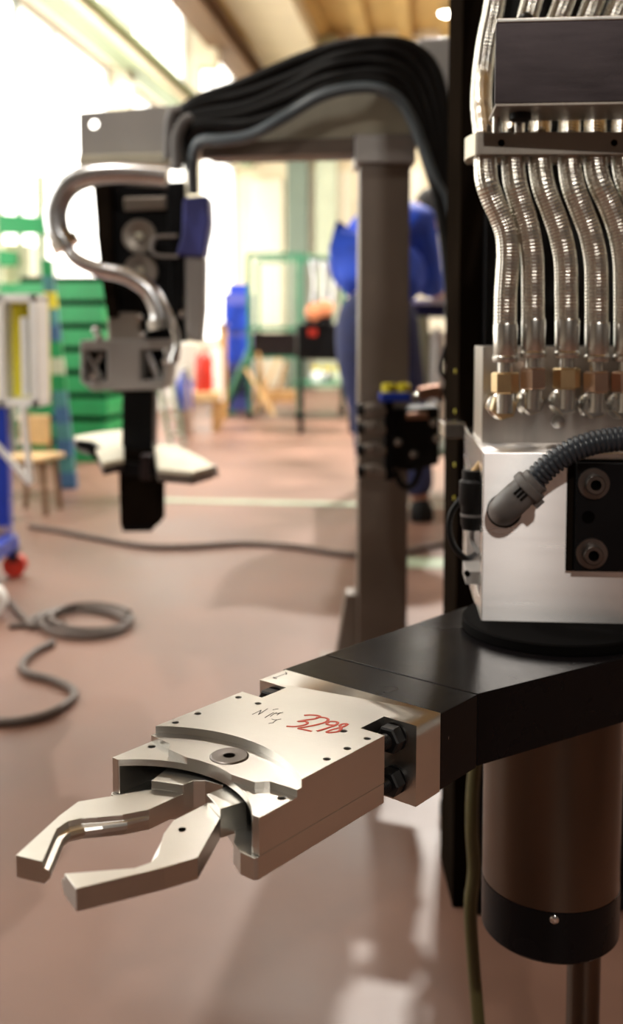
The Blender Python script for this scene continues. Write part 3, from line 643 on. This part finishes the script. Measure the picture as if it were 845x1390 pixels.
# small gripper on the mast
sg = thing('cross_gripper', 'pale flat gripper clamped across the black mast below the wrist', 'gripper', P(190, 640, WZ-.02))
zt = P(185, 612, WZ).z
def flat(pts, z, th, name, mt, bev=.002):
    q_ = [G(u, v, z) for u, v in pts]
    return MB().loft([[Vector((p.x, p.y, z-th)) for p in q_], q_]).build(name, mt, sg, bev)
ra_ = [(100, 592), (136, 586), (168, 583), (168, 622), (140, 628), (128, 606), (108, 600)]
flat(ra_, zt+.01, .012, 'rear_arm', 'light_plate'); flat(ra_, zt-.002, .03, 'rear_arm_body', 'dark_steel')
plate([(102, 598), (124, 600), (140, 612), (160, 626), (215, 634), (215, 648), (170, 646), (136, 632), (118, 612), (104, 608)], WZ-.035, .03, 'clamp_bar', 'black_satin', sg)
plate([(190, 618), (204, 618), (204, 652), (190, 652)], WZ-.05, .04, 'clamp_bolt', 'dark_steel', sg)
fa_ = [(208, 604), (240, 604), (276, 622), (290, 632), (262, 640), (214, 636)]
flat(fa_, zt, .010, 'front_arm', 'light_plate'); flat(fa_, zt-.010, .030, 'front_arm_body', 'screw_steel')
for k, (u, v) in enumerate(((262, 636), (276, 632))):
    MB().box(P(u+8, v+6, WZ-.06), (.035, .03, .022), rotz(.3)).build('finger', 'grey_steel', sg, .002)
MB().cyl(P(282, 644, WZ-.06), P(297, 644, WZ-.06), .006, 10).build('finger_pin', 'alu', sg)
# silver hoses of the wrist
def hose(pts, r, label, name='armoured_hose', mt='alu', Zs=WZ-.06):
    t = thing(name, label, 'hose', P(*pts[0], Zs)); MB().tube(spline([P(u, v, Zs) for u, v in pts], 8), r, 16).build('sleeve', mt, t, smooth=80)
    a_ = P(*pts[-1], Zs); b_ = P(*pts[-2], Zs); MB().lathe([(0, -.004), (r(1)*1.25 if callable(r) else r*1.25, -.004), (r(1)*1.25 if callable(r) else r*1.25, .02), (0, .02)], a_, b_-a_, 16).build('end_fitting', 'chrome', t); return t
hose([(228, 240), (190, 237), (150, 236), (112, 242), (88, 258), (76, 285), (78, 312), (90, 334)], .028, 'fat silver hose bulging out beside the black wrist housing')
hose([(88, 332), (104, 352), (135, 366), (170, 374), (200, 392), (216, 420), (220, 444)], lambda t: .014+.014*t, 'thin silver hose sweeping across the wrist front to the steel frame')
hose([(226, 420), (236, 446), (240, 470), (236, 490)], .010, 'short bright hose dropping beside the steel frame head', 'short_hose', 'chrome')
# valve cluster on the column
VZ = CZ-.03
vc = thing('valve_cluster', 'cluster of black pneumatic valves with yellow caps on the column', 'valve', P(545, 650, VZ))
for i, v in enumerate((557, 582, 611, 640)):
    lv = MB().loft([[P(u, w_, VZ-.06+dz) for u, w_ in ((491, v-8), (508, v-11), (524, v-4), (524, v+8), (506, v+9), (491, v+5))] for dz in (0, .05)]).build('valve_slice', 'warm_steel', vc, .006)
    MB().cyl(P(484, v, VZ-.05), P(494, v-1, VZ-.05), .014, 14).build('valve_knob', 'black_rubber', lv)
    MB().lathe([(0, 0), (.006, 0), (.004, .008), (0, .009)], P(503, v-2, VZ-.06), (0, -1, 0), 12).build('valve_button', 'chrome', lv)
plate([(522, 545), (534, 545), (534, 652), (522, 652)], VZ-.05, .06, 'manifold_bar', 'black_satin', vc)
plate([(532, 556), (596, 552), (596, 630), (560, 640), (532, 636)], VZ-.03, .10, 'valve_body', 'black_rubber', vc, .006)
plate([(516, 534), (556, 533), (556, 545), (516, 546)], VZ-.06, .07, 'blue_bar', 'blue_paint', vc)
for u in (527, 547):
    MB().lathe([(0, 0), (.017, 0), (.017, .018), (.012, .022), (0, .022)], P(u, 533, VZ-.03), UP, 18).build('yellow_cap', 'yellow', vc)
plate([(552, 561), (580, 560), (580, 569), (552, 570)], VZ-.05, .03, 'copper_strip', 'copper', vc)
plate([(568, 528), (598, 522), (600, 540), (570, 543)], VZ-.04, .05, 'bracket', 'copper', vc)
for (u, v) in ((563, 540), (588, 574), (561, 616), (592, 595), (540, 600)):
    MB().lathe([(0, -.006), (.010, -.006), (.011, 0), (.008, .008), (0, .010)], P(u, v, VZ-.05), (0, -1, 0), 14).build('push_fitting', 'zinc', vc)
MB().tube(spline([P(u, v, VZ-.03) for u, v in ((536, 640), (545, 658), (558, 660), (566, 648), (570, 632))], 8), .008, 10).build('air_line', 'black_rubber', vc)
MB().tube(spline([P(u, v, VZ-.02) for u, v in ((596, 545), (606, 520), (598, 500), (606, 470))], 8), .007, 10).build('air_line', 'black_rubber', vc)

# ================================================================== FLOOR CABLES
def fcable(pts, r, label, mt='cable_brown'):
    tag(MB().tube(spline([G(u, v, r) for u, v in pts], 8), r, 10).build('floor_cable', mt), label, 'cable')
fcable([(40, 714), (80, 720), (130, 730), (195, 741), (250, 742), (330, 738), (400, 742), (470, 752), (530, 752), (580, 742), (640, 730)], .011, 'brown cable lying across the floor behind the hanging mast')
coil = []
for k in range(3):
    for j in range(16):
        t_ = 2*math.pi*j/16+k*2*math.pi
        coil.append((118+k*9-12+66*math.cos(t_)*(1-.08*k)*1.0, 848-k*5+22*math.sin(t_)*(1-.1*k)))
crv = [(12, 815), (28, 834), (45, 850)]+coil[8:]
cp_ = spline([G(u, v, .009+.004*(i/len(crv)*3)) for i, (u, v) in enumerate(crv)], 4)
tag(MB().tube(cp_, .009, 8).build('cable_coil', 'cable_brown'), 'loosely coiled brown cable lying on the pink floor', 'cable')
fcable([(72, 872), (45, 886), (30, 902), (38, 914), (70, 922), (96, 934), (100, 946), (80, 962), (50, 974), (10, 980), (-20, 979)], .010, 'brown cable tail winding in an S shape from the coil')
fcable([(12, 850), (45, 848), (90, 846)], .008, 'short straight brown cable between coil and blue trolley')

# ================================================================== BACKGROUND LEFT
# blue trolley carrying a white cabinet
q = G(12, 782); TZ = q.y
bt = thing('blue_trolley', 'blue steel trolley post on a red caster', 'trolley', (q.x-.02, q.y, 0))
topz = P(8, 553, TZ).z
MB().box((q.x-.012, TZ, (topz+.09)/2), (.05, .05, topz-.09)).build('post', 'blue_paint', bt, .004)
MB().box((q.x-.12, TZ, .10), (.30, .06, .05)).build('base_rail', 'blue_paint', bt, .004)
MB().box((q.x-.012, TZ-.02, .13), (.062, .012, .10)).build('kick_plate', 'alu', bt, .002)
cs = MB().cyl((q.x+.022, TZ-.02, .04), (q.x+.022, TZ+.02, .04), .04, 20).build('caster', 'red_paint', bt)
MB().box((q.x+.022, TZ, .075), (.03, .055, .04)).build('caster_fork', 'dark_steel', cs, .002)
q2 = G(0, 838); MB().cyl((q2.x-.03, q2.y-.02, .05), (q2.x-.03, q2.y+.02, .05), .05, 20).build('caster', 'white_paint', bt)
MB().box((q2.x-.03, q2.y, .085), (.04, .06, .04)).build('caster_fork', 'dark_steel', bt, .002)
MB().box(((q2.x+q.x)/2-.06, (q2.y+TZ)/2, .12), (.05, abs(q2.y-TZ)+.05, .05)).build('base_rail', 'blue_paint', bt, .004)
wc = thing('white_cabinet', 'white open-fronted cabinet on the blue trolley post', 'cabinet', P(10, 553, TZ))
k0 = P(-60, 553, TZ-.03); k1 = P(50, 399, TZ-.03); cx_ = (k0.x+k1.x)/2; W_ = k1.x-k0.x; zm = (k0.z+k1.z)/2; hh = k1.z-k0.z
MB().box((cx_, TZ+.12, zm), (W_, .02, hh)).build('back_panel', 'yellow', wc)
MB().box((cx_, TZ+.05, k1.z-.014), (W_, .16, .028)).build('top_panel', 'white_paint', wc, .004)
MB().box((cx_, TZ+.05, k0.z+.014), (W_, .16, .028)).build('bottom_panel', 'white_paint', wc, .004)
MB().box((k1.x-.014, TZ+.05, zm), (.028, .16, hh)).build('side_panel', 'white_paint', wc, .004)
MB().box((P(4, 470, TZ).x, TZ+.02, zm), (.028, .10, hh)).build('divider', 'white_paint', wc, .004)
MB().box((P(33, 480, TZ).x, TZ+.03, zm-.02), (.020, .08, hh*.7)).build('inner_door', 'white_paint', wc, .003)
MB().tube(spline([P(u, v, TZ-.03) for u, v in ((32, 553), (36, 600), (42, 655))], 6), .011, 10).build('support_tube', 'white_paint', wc)
MB().tube(spline([P(u, v, TZ-.03) for u, v in ((42, 657), (20, 632), (-8, 600))], 6), .011, 10).build('support_tube', 'white_paint', wc)
# green crates in a stack
ck = G(150, 628); cr0 = hx(ck); chh = .150
for i in range(8):
    z_ = i*chh; jx = random.uniform(-.012, .012)
    t = thing('stacking_crate', 'green plastic crate, %s from the floor in the tall stack' % ordinal(i), 'crate', HM @ Vector((cr0.x-.32, cr0.y+.3, z_)), 'green crates in the tall stack')
    cxx = cr0.x-.32+jx; cyy = cr0.y+.3
    bx_ = HT(); zc_ = z_+.058
    bx_.box((cxx, cyy-.29, zc_), (.60, .02, .112)).box((cxx, cyy+.29, zc_), (.60, .02, .112)).box((cxx-.29, cyy, zc_), (.02, .56, .112)).box((cxx+.29, cyy, zc_), (.02, .56, .112)).box((cxx, cyy, z_+.008), (.56, .56, .012))
    bx_.build('tray', 'green_plastic', t)
    HT().box((cxx, cyy, z_+.128), (.55, .55, .046)).build('gap_shade', 'recess_shade', t)  # near-black filler painting the shade between stacked crates
    HT().box((cxx+.305, cyy, z_+.07), (.012, .16, .025)).build('hand_grip', 'green_plastic', t, .003)
# green beams resting on a rack further left
rk = thing('green_rack', 'green steel rack with wide shelf beams beside the windows', 'rack', HM @ Vector((cr0.x-.75, cr0.y+.8, 0)))
rz_ = 6.9
for (a_, b_, c_, d_) in ((-30, 62, 291, 317), (-30, 22, 338, 361), (-30, 52, 384, 404)):
    plate([(a_, c_-3), (b_, c_+4), (b_, d_), (a_, d_)], rz_, .06, 'shelf_beam', 'green_plastic', rk)
for u in (-12, 58):
    x_ = P(u, 450, rz_+.05).x; MB().box((x_, rz_+.07, .95), (.06, .06, 1.9)).build('upright', 'greygreen' if u < 0 else 'palegreen', rk)
plate([(0, 330), (40, 332), (40, 386), (0, 386)], rz_+.15, .3, 'stored_box', 'cream_pale', rk)
# striped teal post
t = thing('strapped_post', 'slender teal and yellow strapped post before the green crates', 'post', G(85, 664))
pz = G(85, 664).y
for i in range(14):
    v0 = 352+i*22.3; v1 = v0+22.3; ua = 62+i*2.2; wdt = 14+i*.6
    plate([(ua-wdt/2, v0), (ua+wdt/2, v0), (ua+2+wdt/2, v1), (ua+2-wdt/2, v1)], pz, .05, 'band', ('green_plastic', 'teal_post', 'yellow', 'teal_post', 'blue_teal', 'green_plastic', 'palegreen')[i % 7] if i < 9 else ('teal_post', 'blue_teal')[i % 2], t, .003)
# wooden stool
q = G(45, 700); sz = q.y
st = thing('wooden_chair', 'small pale wooden chair with dark legs by the teal post', 'chair', (q.x-.02, sz, 0))
hs = P(45, 622, sz).z
MB().box((q.x-.02, sz+.06, hs), (.22, .24, .022), rotz(-.3)).build('seat', 'pale_wood', st, .006)
MB().box((P(33, 590, sz).x, sz+.18, P(33, 588, sz).z), (.16, .02, .14), rotz(-.3)).build('backrest', 'pale_wood', st, .006)
for dx, dy in ((-.09, -.04), (.07, -.02), (-.06, .16), (.09, .14)):
    MB().cyl((q.x-.02+dx*1.15, sz+dy*1.1+.02, 0), (q.x-.02+dx*.9, sz+dy+.03, hs-.005), .013, 10).build('leg', 'rust_brown', st)
for s_ in (-1, 1): MB().cyl((q.x-.02+s_*.06, sz+.17, hs), (q.x-.03+s_*.06, sz+.185, P(33, 575, sz).z), .010, 8).build('back_post', 'rust_brown', st)
# blue-grey step ladder
lz = G(235, 607).y
la = thing('step_ladder', 'folding aluminium step ladder behind the hanging mast', 'ladder', G(225, 605))
for (u0_, u1_, dz) in ((212, 232, 0), (232, 250, 0), (205, 206, .25), (252, 258, .25)):
    a_ = P(u0_, 500, lz+.12); b_ = P(u1_, 604, lz+dz); b_.z = .01
    MB().cyl(a_, b_, .016, 8).build('rail', 'alu', la)
for k in range(4):
    t_ = .2+.22*k; a_ = P(212, 500, lz+.12).lerp(P(232, 604, lz), t_); b_ = P(232, 500, lz+.12).lerp(P(250, 604, lz), t_)
    MB().box((a_+b_)/2, ((b_-a_).length, .06, .018)).build('tread', 'light_plate', la)
# red cylinder on a wooden stand, white panel, green prop
rz2 = 8.6
rc = thing('red_cylinder', 'bright red gas cylinder standing on a pale timber stand', 'gas cylinder', P(275, 532, rz2))
rr_ = 12*rz2/F; zb_ = P(275, 532, rz2).z; zt_ = P(275, 478, rz2).z
MB().lathe([(0, 0), (rr_*.95, 0), (rr_, .02), (rr_, (zt_-zb_)*.82), (rr_*.7, (zt_-zb_)*.95), (rr_*.25, zt_-zb_), (0, zt_-zb_)], (P(275, 500, rz2).x, rz2+rr_, zb_), UP, 20).build('shell', 'red_paint', rc)
MB().cyl((P(275, 500, rz2).x, rz2+rr_, zt_-.005), (P(275, 500, rz2).x, rz2+rr_, zt_+.07), .02, 10).build('valve', 'light_plate', rc)
sd = thing('timber_stand', 'low pale timber stand holding the red gas cylinder', 'stand', P(272, 560, rz2))
MB().box((P(272, 500, rz2).x, rz2+.10, zb_-.04), (.30, .30, .08)).build('top_board', 'pale_wood', sd, .005)
for dx in (-.12, .12):
    for dy in (-.1, .1): MB().box((P(272, 500, rz2).x+dx, rz2+.10+dy, (zb_-.08)/2), (.05, .05, zb_-.08)).build('leg', 'wood', sd)
q = P(250, 520, 8.2); bo = MB().lathe([(0, 0), (.06, 0), (.065, .02), (.065, .22), (.03, .28), (.025, .32), (0, .32)], (q.x, q.y, P(250, 556, 8.2).z), UP, 16)
bb_ = thing('blue_bottle_rack', 'blue plastic canister on a tall dark stool', 'canister', (q.x, q.y, 0))
bo.build('canister_body', 'blue_paint', bb_)
MB().box((q.x, q.y, P(250, 556, 8.2).z/2), (.12, .12, P(250, 556, 8.2).z)).build('pedestal', 'rust_brown', bb_, .004)
wp = thing('white_board', 'narrow white board leaning behind the red gas cylinder', 'board', G(292, 560))
plate([(286, 470), (300, 472), (303, 545), (292, 545)], 9.0, .05, 'panel', 'white_paint', wp)
MB().box((P(297, 545, 9.0).x, 9.03, P(297, 545, 9.0).z/2), (.05, .05, P(297, 545, 9.0).z)).build('foot', 'wood', wp)
gz = G(303, 562).y
gp_ = thing('green_prop', 'slanting green steel prop on the floor beyond the mast', 'prop', G(303, 562))
a_ = P(303, 556, gz); a_.z = .03; MB().cyl(a_, P(342, 472, gz), .045, 10).build('strut', 'green_paint', gp_)
MB().box((a_.x, gz, .015), (.25, .25, .03)).build('foot_plate', 'green_paint', gp_)
# blue drum and timber
bz = 10.9
bd = thing('blue_cabinet', 'dark blue tool cabinet beside the cream wall panels', 'cabinet', P(325, 545, bz))
zb_ = 0.0; zt_ = P(325, 398, bz).z
MB().box((P(322, 450, bz).x, bz+.2, zt_/2), (.30, .35, zt_)).build('carcass', 'blue_motor', bd, .006)
for k in range(3): MB().box((P(322, 450, bz).x, bz+.015, zt_*(.25+.27*k)), (.26, .02, zt_*.22)).build('drawer', 'blue_paint' if k else 'navy', bd, .004)
q = P(316, 398, bz); MB().box((q.x+.04, bz+.2, zt_+.05), (.2, .2, .1)).build('tool_tray', 'blue_paint', bd, .006)
wpz = 9.6
for i, (a_, b_) in enumerate((((333, 500), (372, 548)), ((350, 478), (362, 548)), ((378, 486), (346, 540)), ((388, 492), (368, 545)))):
    pa, pb = P(*a_, wpz+.06*i), P(*b_, wpz+.06*i); pb.z = .06+.012*i
    d_ = (pa-pb); Rm = d_.to_track_quat('Z', 'Y').to_matrix()
    tag(MB().box((pa+pb)/2, (.10, .03, d_.length), Rm).build('timber_plank', 'wood' if i % 2 else 'pale_wood'), ['pale plank leaning left in the timber pile', 'brown plank standing nearly upright in the timber pile', 'pale plank leaning right in the timber pile', 'brown plank leaning right behind the timber pile'][i], 'plank')
q = G(358, 545)
tag(MB().box((q.x, q.y+.2, .06), (.75, .4, .12)).build('timber_block', 'wood'), 'brown timber block lying beneath the leaning planks', 'timber')
q = P(347, 470, 9.9); ps = thing('brown_post', 'rusty brown post beside the blue tool cabinet', 'post', (P(303, 500, 9.8).x, 9.8, 0))
MB().box((P(303, 500, 9.8).x, 9.8, .45), (.07, .07, .9)).build('shaft', 'wood', ps); MB().box((P(303, 500, 9.8).x, 9.8, .91), (.10, .10, .03)).build('cap', 'rust_brown', ps)

# ================================================================== GREEN MESH TROLLEY
tz = G(406, 570).y
gt = thing('mesh_trolley', 'green tubular mesh trolley in the middle of the hall', 'trolley', G(420, 570))
X = lambda u, Z=tz: P(u, 450, Z).x
ztp = P(406, 346, tz).z
for u, dy in ((338, .0), (406, 0), (345, .8), (468, .8)):
    MB().box((X(u), tz+dy, ztp/2+.03), (.045, .045, ztp-.06)).build('post', 'green_paint', gt)
    MB().cyl((X(u), tz+dy-.02, .04), (X(u), tz+dy+.02, .04), .04, 14).build('caster', 'dark_steel', gt)
for z_ in (ztp, P(406, 446, tz).z):
    MB().box(((X(338)+X(406))/2, tz, z_), (X(406)-X(338), .04, .04)).build('rail', 'green_paint', gt)
    MB().box(((X(345)+X(468))/2, tz+.8, z_), (X(468)-X(345), .04, .04)).build('rail', 'green_paint', gt)
a_ = Vector((X(406), tz, ztp)); b_ = Vector((X(468), tz+.8, ztp)); MB().cyl(a_, b_, .02, 8).build('rail', 'green_paint', gt)
MB().cyl(Vector((X(406), tz, P(440, 520, tz).z)), Vector((X(468), tz+.8, P(440, 520, tz).z)), .02, 8).build('rail', 'green_paint', gt)
MB().box(((X(338)+X(406))/2, tz+.4, P(400, 446, tz).z), (X(406)-X(338)+.1, .8, .02)).build('shelf', 'green_paint', gt)
MB().box((X(438, tz+.4), tz+.4, P(440, 522, tz).z), (.62, .8, .02)).build('shelf', 'green_paint', gt)
for k in range(9):
    u = 346+k*6.8; MB().box((X(u), tz, (ztp+P(406, 446, tz).z)/2), (.008, .008, ztp-P(406, 446, tz).z)).build('mesh_bar', 'palegreen', gt)
zsh = P(372, 484, tz).z
MB().box(((X(338)+X(406))/2, tz+.4, zsh-.01), (X(406)-X(338)+.06, .8, .02)).build('shelf', 'green_paint', gt)
pn = thing('sheet_bin', 'dark grey sheet metal bin on the lower trolley shelf', 'bin', (X(372), tz+.4, zsh))
bw_ = X(400)-X(344); bh_ = (P(400, 452, tz).z-zsh)
for (dx, dy, sx2, sy2, nm) in ((0, -.25, bw_, .02, 'front_sheet'), (0, .25, bw_, .02, 'rear_sheet'), (-bw_/2, 0, .02, .5, 'side_sheet'), (bw_/2, 0, .02, .5, 'side_sheet')):
    MB().box((X(372)+dx, tz+.35+dy, zsh+bh_/2), (sx2, sy2, bh_)).build(nm, 'dark_steel', pn)
MB().box((X(372), tz+.35, zsh+.008), (bw_, .5, .016)).build('bin_floor', 'dark_steel', pn)
for k, (u, wd) in enumerate(((428, 13), (444, 14), (460, 13), (474, 12))):
    t = thing('small_canister', ['white canister with yellow lid', 'grey canister with yellow lid', 'pale green canister with yellow lid', 'white canister with a green lid'][k]+' on the green trolley shelf', 'canister', (X(u, tz+.2), tz+.2, P(440, 522, tz).z+.01))
    zz = P(440, 522, tz).z+.01; MB().lathe([(0, 0), (.05, 0), (.052, .01), (.052, .10), (.04, .12), (0, .12)], (X(u, tz+.2), tz+.2, zz), UP, 14).build('can', ('white_paint', 'alu', 'palegreen', 'white_paint')[k], t)
    MB().lathe([(0, .118), (.042, .118), (.042, .16), (0, .162)], (X(u, tz+.2), tz+.2, zz), UP, 14).build('lid', ('yellow', 'yellow', 'yellow', 'green_plastic')[k], t)
# dark engine with two orange cups
ez = 8.4
eg = thing('dark_motor', 'black motor with two orange end cups beyond the column', 'motor', P(430, 492, ez))
plate([(402, 440), (440, 436), (484, 446), (484, 490), (402, 488)], ez, .35, 'casing', 'black_satin', eg, .02)
for u, v in ((426, 424), (441, 419)):
    MB().lathe([(0, -.02), (.06, -.02), (.072, .02), (.066, .07), (0, .085)], P(u, v, ez), (0, -1, .1), 20).build('end_cup', 'orange', eg)
plate([(414, 432), (452, 428), (452, 444), (414, 446)], ez+.05, .2, 'cup_bracket', 'black_satin', eg)
plate([(418, 446), (430, 446), (430, 456), (418, 456)], ez-.02, .05, 'red_tag', 'red_paint', eg)
for u in (408, 478):
    for dy in (.05, .3): MB().box((P(u, 500, ez).x, ez+dy, P(u, 489, ez).z/2), (.04, .04, P(u, 489, ez).z+.01)).build('leg', 'black_satin', eg)
# strip curtain of pale bags hanging behind
sb = thing('hanging_sleeves', 'bunch of grey sleeves hanging from the green trolley rail', 'sleeves', (X(437), tz+.4, ztp-.45))
ra = Vector((X(406), tz, ztp)); rb_ = Vector((X(468), tz+.8, ztp))
for k in range(5):
    a_ = ra.lerp(rb_, .28+.12*k)-Vector((0, 0, .018)); b_ = a_-Vector((random.uniform(-.02, .02), 0, .42))
    MB().tube(spline([a_, (a_+b_)/2+Vector((.02*(-1)**k, 0, 0)), b_], 5), .024, 10).build('sleeve', 'alu', sb)
MB().cyl(ra.lerp(rb_, .25)-Vector((0, 0, .02)), ra.lerp(rb_, .8)-Vector((0, 0, .02)), .012, 8).build('hanger', 'greygreen', sb)

# ================================================================== PERSON AT THE BENCH
def skin(name, V, E_, mt, parent, sub=2, root=0):
    me = bpy.data.meshes.new(name); bm = bmesh.new(); ly = bm.verts.layers.skin.verify(); vs_ = []
    for i, (p, r) in enumerate(V):
        v = bm.verts.new(Vector(p)); v[ly].radius = (r, r) if not isinstance(r, tuple) else r; v[ly].use_root = (i == root); vs_.append(v)
    for a_, b_ in E_: bm.edges.new((vs_[a_], vs_[b_]))
    bm.to_mesh(me); bm.free(); me.materials.append(MATS[mt])
    o = bpy.data.objects.new(name, me); COL.objects.link(o); o.parent = parent
    sk = o.modifiers.new('skin', 'SKIN'); sk.use_smooth_shade = True
    sd_ = o.modifiers.new('sub', 'SUBSURF'); sd_.levels = sub; sd_.render_levels = sub
    WLOC[o.name] = WLOC[parent.name]; return o
pzz = 4.5
pb0 = Vector((P(520, 450, pzz).x, pzz, 0))
pe = thing('person', 'person in blue work jacket bending over the bench behind the column', 'person', pb0)
# local coordinates: x right, y away from the camera, z up; the person faces away and to the right, bent forward
hip = (-.03, 0, .90)
BV = [(hip, .10), ((-.03, .04, 1.06), .10), ((.01, .10, 1.24), .11), ((.06, .16, 1.36), .08), ((.14, .21, 1.385), .058), ((.22, .25, 1.38), .085), ((.26, .27, 1.405), .098),
      ((-.10, .09, 1.31), .045), ((-.15, .22, 1.12), .038), ((-.02, .42, 1.045), .034), ((.06, .50, 1.04), .028),
      ((.15, .10, 1.30), .045), ((.20, .20, 1.11), .038), ((.27, .36, 1.045), .034), ((.30, .46, 1.04), .028),
      ((-.10, 0, .84), .08), ((-.06, -.01, .48), .055), ((-.03, .02, .09), .045), ((-.02, .08, .045), .04),
      ((.05, 0, .84), .08), ((.12, .03, .48), .055), ((.17, .02, .09), .045), ((.20, .11, .045), .04)]
BE = [(0, 1), (1, 2), (2, 3), (3, 4), (4, 5), (5, 6), (3, 7), (7, 8), (8, 9), (9, 10), (3, 11), (11, 12), (12, 13), (13, 14), (0, 15), (15, 16), (16, 17), (17, 18), (0, 19), (19, 20), (20, 21), (21, 22)]
# hands: palm and five fingers on each wrist
def add_hand(w_, dirx):
    wv_ = Vector(BV[w_][0]); d_ = Vector((dirx, .9, -.1)).normalized(); s_ = Vector((d_.y, -d_.x, 0))
    pi = len(BV); BV.append((tuple(wv_+d_*.06), (.036, .018))); BE.append((w_, pi))
    for k, ln in enumerate((.07, .08, .075, .06)):
        b1 = wv_+d_*.095+s_*(-.030+.02*k); i1 = len(BV); BV.append((tuple(b1), .009)); BE.append((pi, i1))
        BV.append((tuple(b1+d_*ln*.55-Vector((0, 0, .008))), .0085)); BE.append((i1, i1+1)); BV.append((tuple(b1+d_*ln-Vector((0, 0, .028))), .0075)); BE.append((i1+1, i1+2))
    i1 = len(BV); BV.append((tuple(wv_+d_*.05-s_*.045), .010)); BE.append((pi, i1)); BV.append((tuple(wv_+d_*.085-s_*.058-Vector((0, 0, .015))), .0085)); BE.append((i1, i1+1))
add_hand(10, .5); add_hand(14, .1)
skin('body', BV, BE, 'skin', pe)
JV = [((-.02, .01, .985), .21), ((-.01, .04, 1.08), .19), ((.01, .10, 1.23), .195), ((.05, .16, 1.34), .150), ((.13, .20, 1.375), .100),
      ((-.11, .11, 1.285), .110), ((-.165, .22, 1.11), .090), ((-.03, .40, 1.045), .060),
      ((.15, .10, 1.31), .115), ((.20, .20, 1.10), .090), ((.27, .34, 1.05), .062)]
skin('jacket', JV, [(0, 1), (1, 2), (2, 3), (3, 4), (3, 5), (5, 6), (6, 7), (3, 8), (8, 9), (9, 10)], 'jacket_blue', pe)
skin('trousers', [((-.03, 0, .90), .19), ((-.11, 0, .78), .130), ((-.06, -.01, .48), .090), ((-.03, .02, .10), .075), ((.05, 0, .78), .130), ((.12, .03, .48), .090), ((.17, .02, .10), .075), ((-.02, .03, 1.05), .18)], [(0, 1), (1, 2), (2, 3), (0, 4), (4, 5), (5, 6), (0, 7)], 'trouser_blue', pe)
MB().lathe([(0, .125), (.06, .115), (.098, .075), (.112, .02), (.108, -.03), (.09, -.06), (.075, -.06), (.08, 0), (0, .05)], pb0+Vector((.255, .262, 1.395)), (.35, .3, .9), 20).build('hair', 'hair', pe)
for s_ in (-1, 1): MB().lathe([(0, -.012), (.018, -.01), (.026, 0), (.018, .008), (0, .004)], pb0+Vector((.255, .262, 1.385))+Vector((.075*s_+.02, -.07*s_-.02, -.01)), (s_, -.5, 0), 12).build('ear', 'skin', pe)
MB().lathe([(0, 0), (.014, .0), (.010, .02), (0, .028)], pb0+Vector((.325, .335, 1.37)), (.7, .6, -.1), 10).build('nose', 'skin', pe)
for s_ in (-1, 1): MB().lathe([(0, 0), (.010, .0), (.008, .004), (0, .006)], pb0+Vector((.312+.028*s_, .342-.03*s_, 1.40)), (.7, .6, 0), 10).build('eye', 'white_paint', pe)
MB().box(pb0+Vector((.318, .325, 1.33)), (.045, .012, .012), rotz(-.7)).build('mouth', 'copper', pe)
for (x_, y_) in ((-.02, .08), (.185, .08)):
    MB().lathe([(0, 0), (.052, 0), (.055, .02), (.05, .07), (.03, .10), (0, .11)], pb0+Vector((x_-.01, y_-.07, 0)), UP, 16).build('shoe', 'black_rubber', pe)
    MB().box(pb0+Vector((x_, y_, .035)), (.09, .22, .07)).build('shoe_front', 'black_rubber', pe, .02)
# work bench
bz_ = 4.86
wbn = thing('work_bench', 'work bench with white top and dark blue edge before the person', 'bench', (P(640, 420, bz_).x, bz_+.3, 0))
zbt = P(590, 413, bz_).z; bx0 = P(497, 413, bz_).x; bx1 = P(760, 413, bz_).x
MB().box(((bx0+bx1)/2, bz_+.35, zbt+.012), (bx1-bx0, .7, .025)).build('top_board', 'white_paint', wbn, .003)
MB().box(((bx0+bx1)/2, bz_+.03, zbt-.027), (bx1-bx0, .04, .055)).build('front_rail', 'navy', wbn, .003)
MB().box(((bx0+bx1)/2, bz_+.66, zbt-.027), (bx1-bx0, .04, .055)).build('rear_rail', 'navy', wbn, .003)
for x_ in (bx0+.05, bx1-.05):
    for y_ in (.05, .64): MB().box((x_, bz_+y_, zbt/2-.027), (.05, .05, zbt-.05)).build('leg', 'greygreen', wbn)
MB().box(((bx0+bx1)/2, bz_+.35, .25), (bx1-bx0-.05, .55, .025)).build('lower_shelf', 'greygreen', wbn)
mcn = thing('white_machine', 'white bench machine with silver knob standing on the work bench', 'machine', (P(600, 400, bz_).x, bz_+.3, zbt+.024))
z2_ = P(600, 300, bz_+.2).z
MB().box((P(602, 350, bz_+.2).x+.04, bz_+.40, (zbt+.024+z2_)/2), (.18, .2, z2_-zbt-.024)).build('cabinet', 'white_paint', mcn, .01)
MB().lathe([(0, 0), (.035, 0), (.04, .02), (.03, .05), (0, .055)], (P(592, 372, bz_+.2).x+.05, bz_+.30, P(590, 376, bz_+.2).z), (0, -1, 0), 18).build('knob', 'chrome', mcn)
for i, (u, v0, v1, mt_, lab) in enumerate(((570, 430, 470, 'palegreen', 'pale green drum on the shelf under the bench'), (592, 450, 505, 'white_paint', 'white drum on the shelf under the bench'))):
    q = P(u, v1, bz_+.25); r_ = .045
    t = thing('drum', lab, 'drum', (q.x, q.y, .263)); hgt = P(u, v0, bz_+.25).z-.263
    MB().lathe([(0, 0), (r_, 0), (r_, hgt*.3), (r_*1.06, hgt*.33), (r_, hgt*.36), (r_, hgt*.94), (r_*.9, hgt), (0, hgt)], (q.x, q.y, .263), UP, 18).build('drum_body', mt_, t)
    MB().lathe([(0, 0), (r_*.3, 0), (r_*.3, .02), (0, .02)], (q.x, q.y, .262+hgt), UP, 10).build('drum_cap', 'grey_plastic', t)
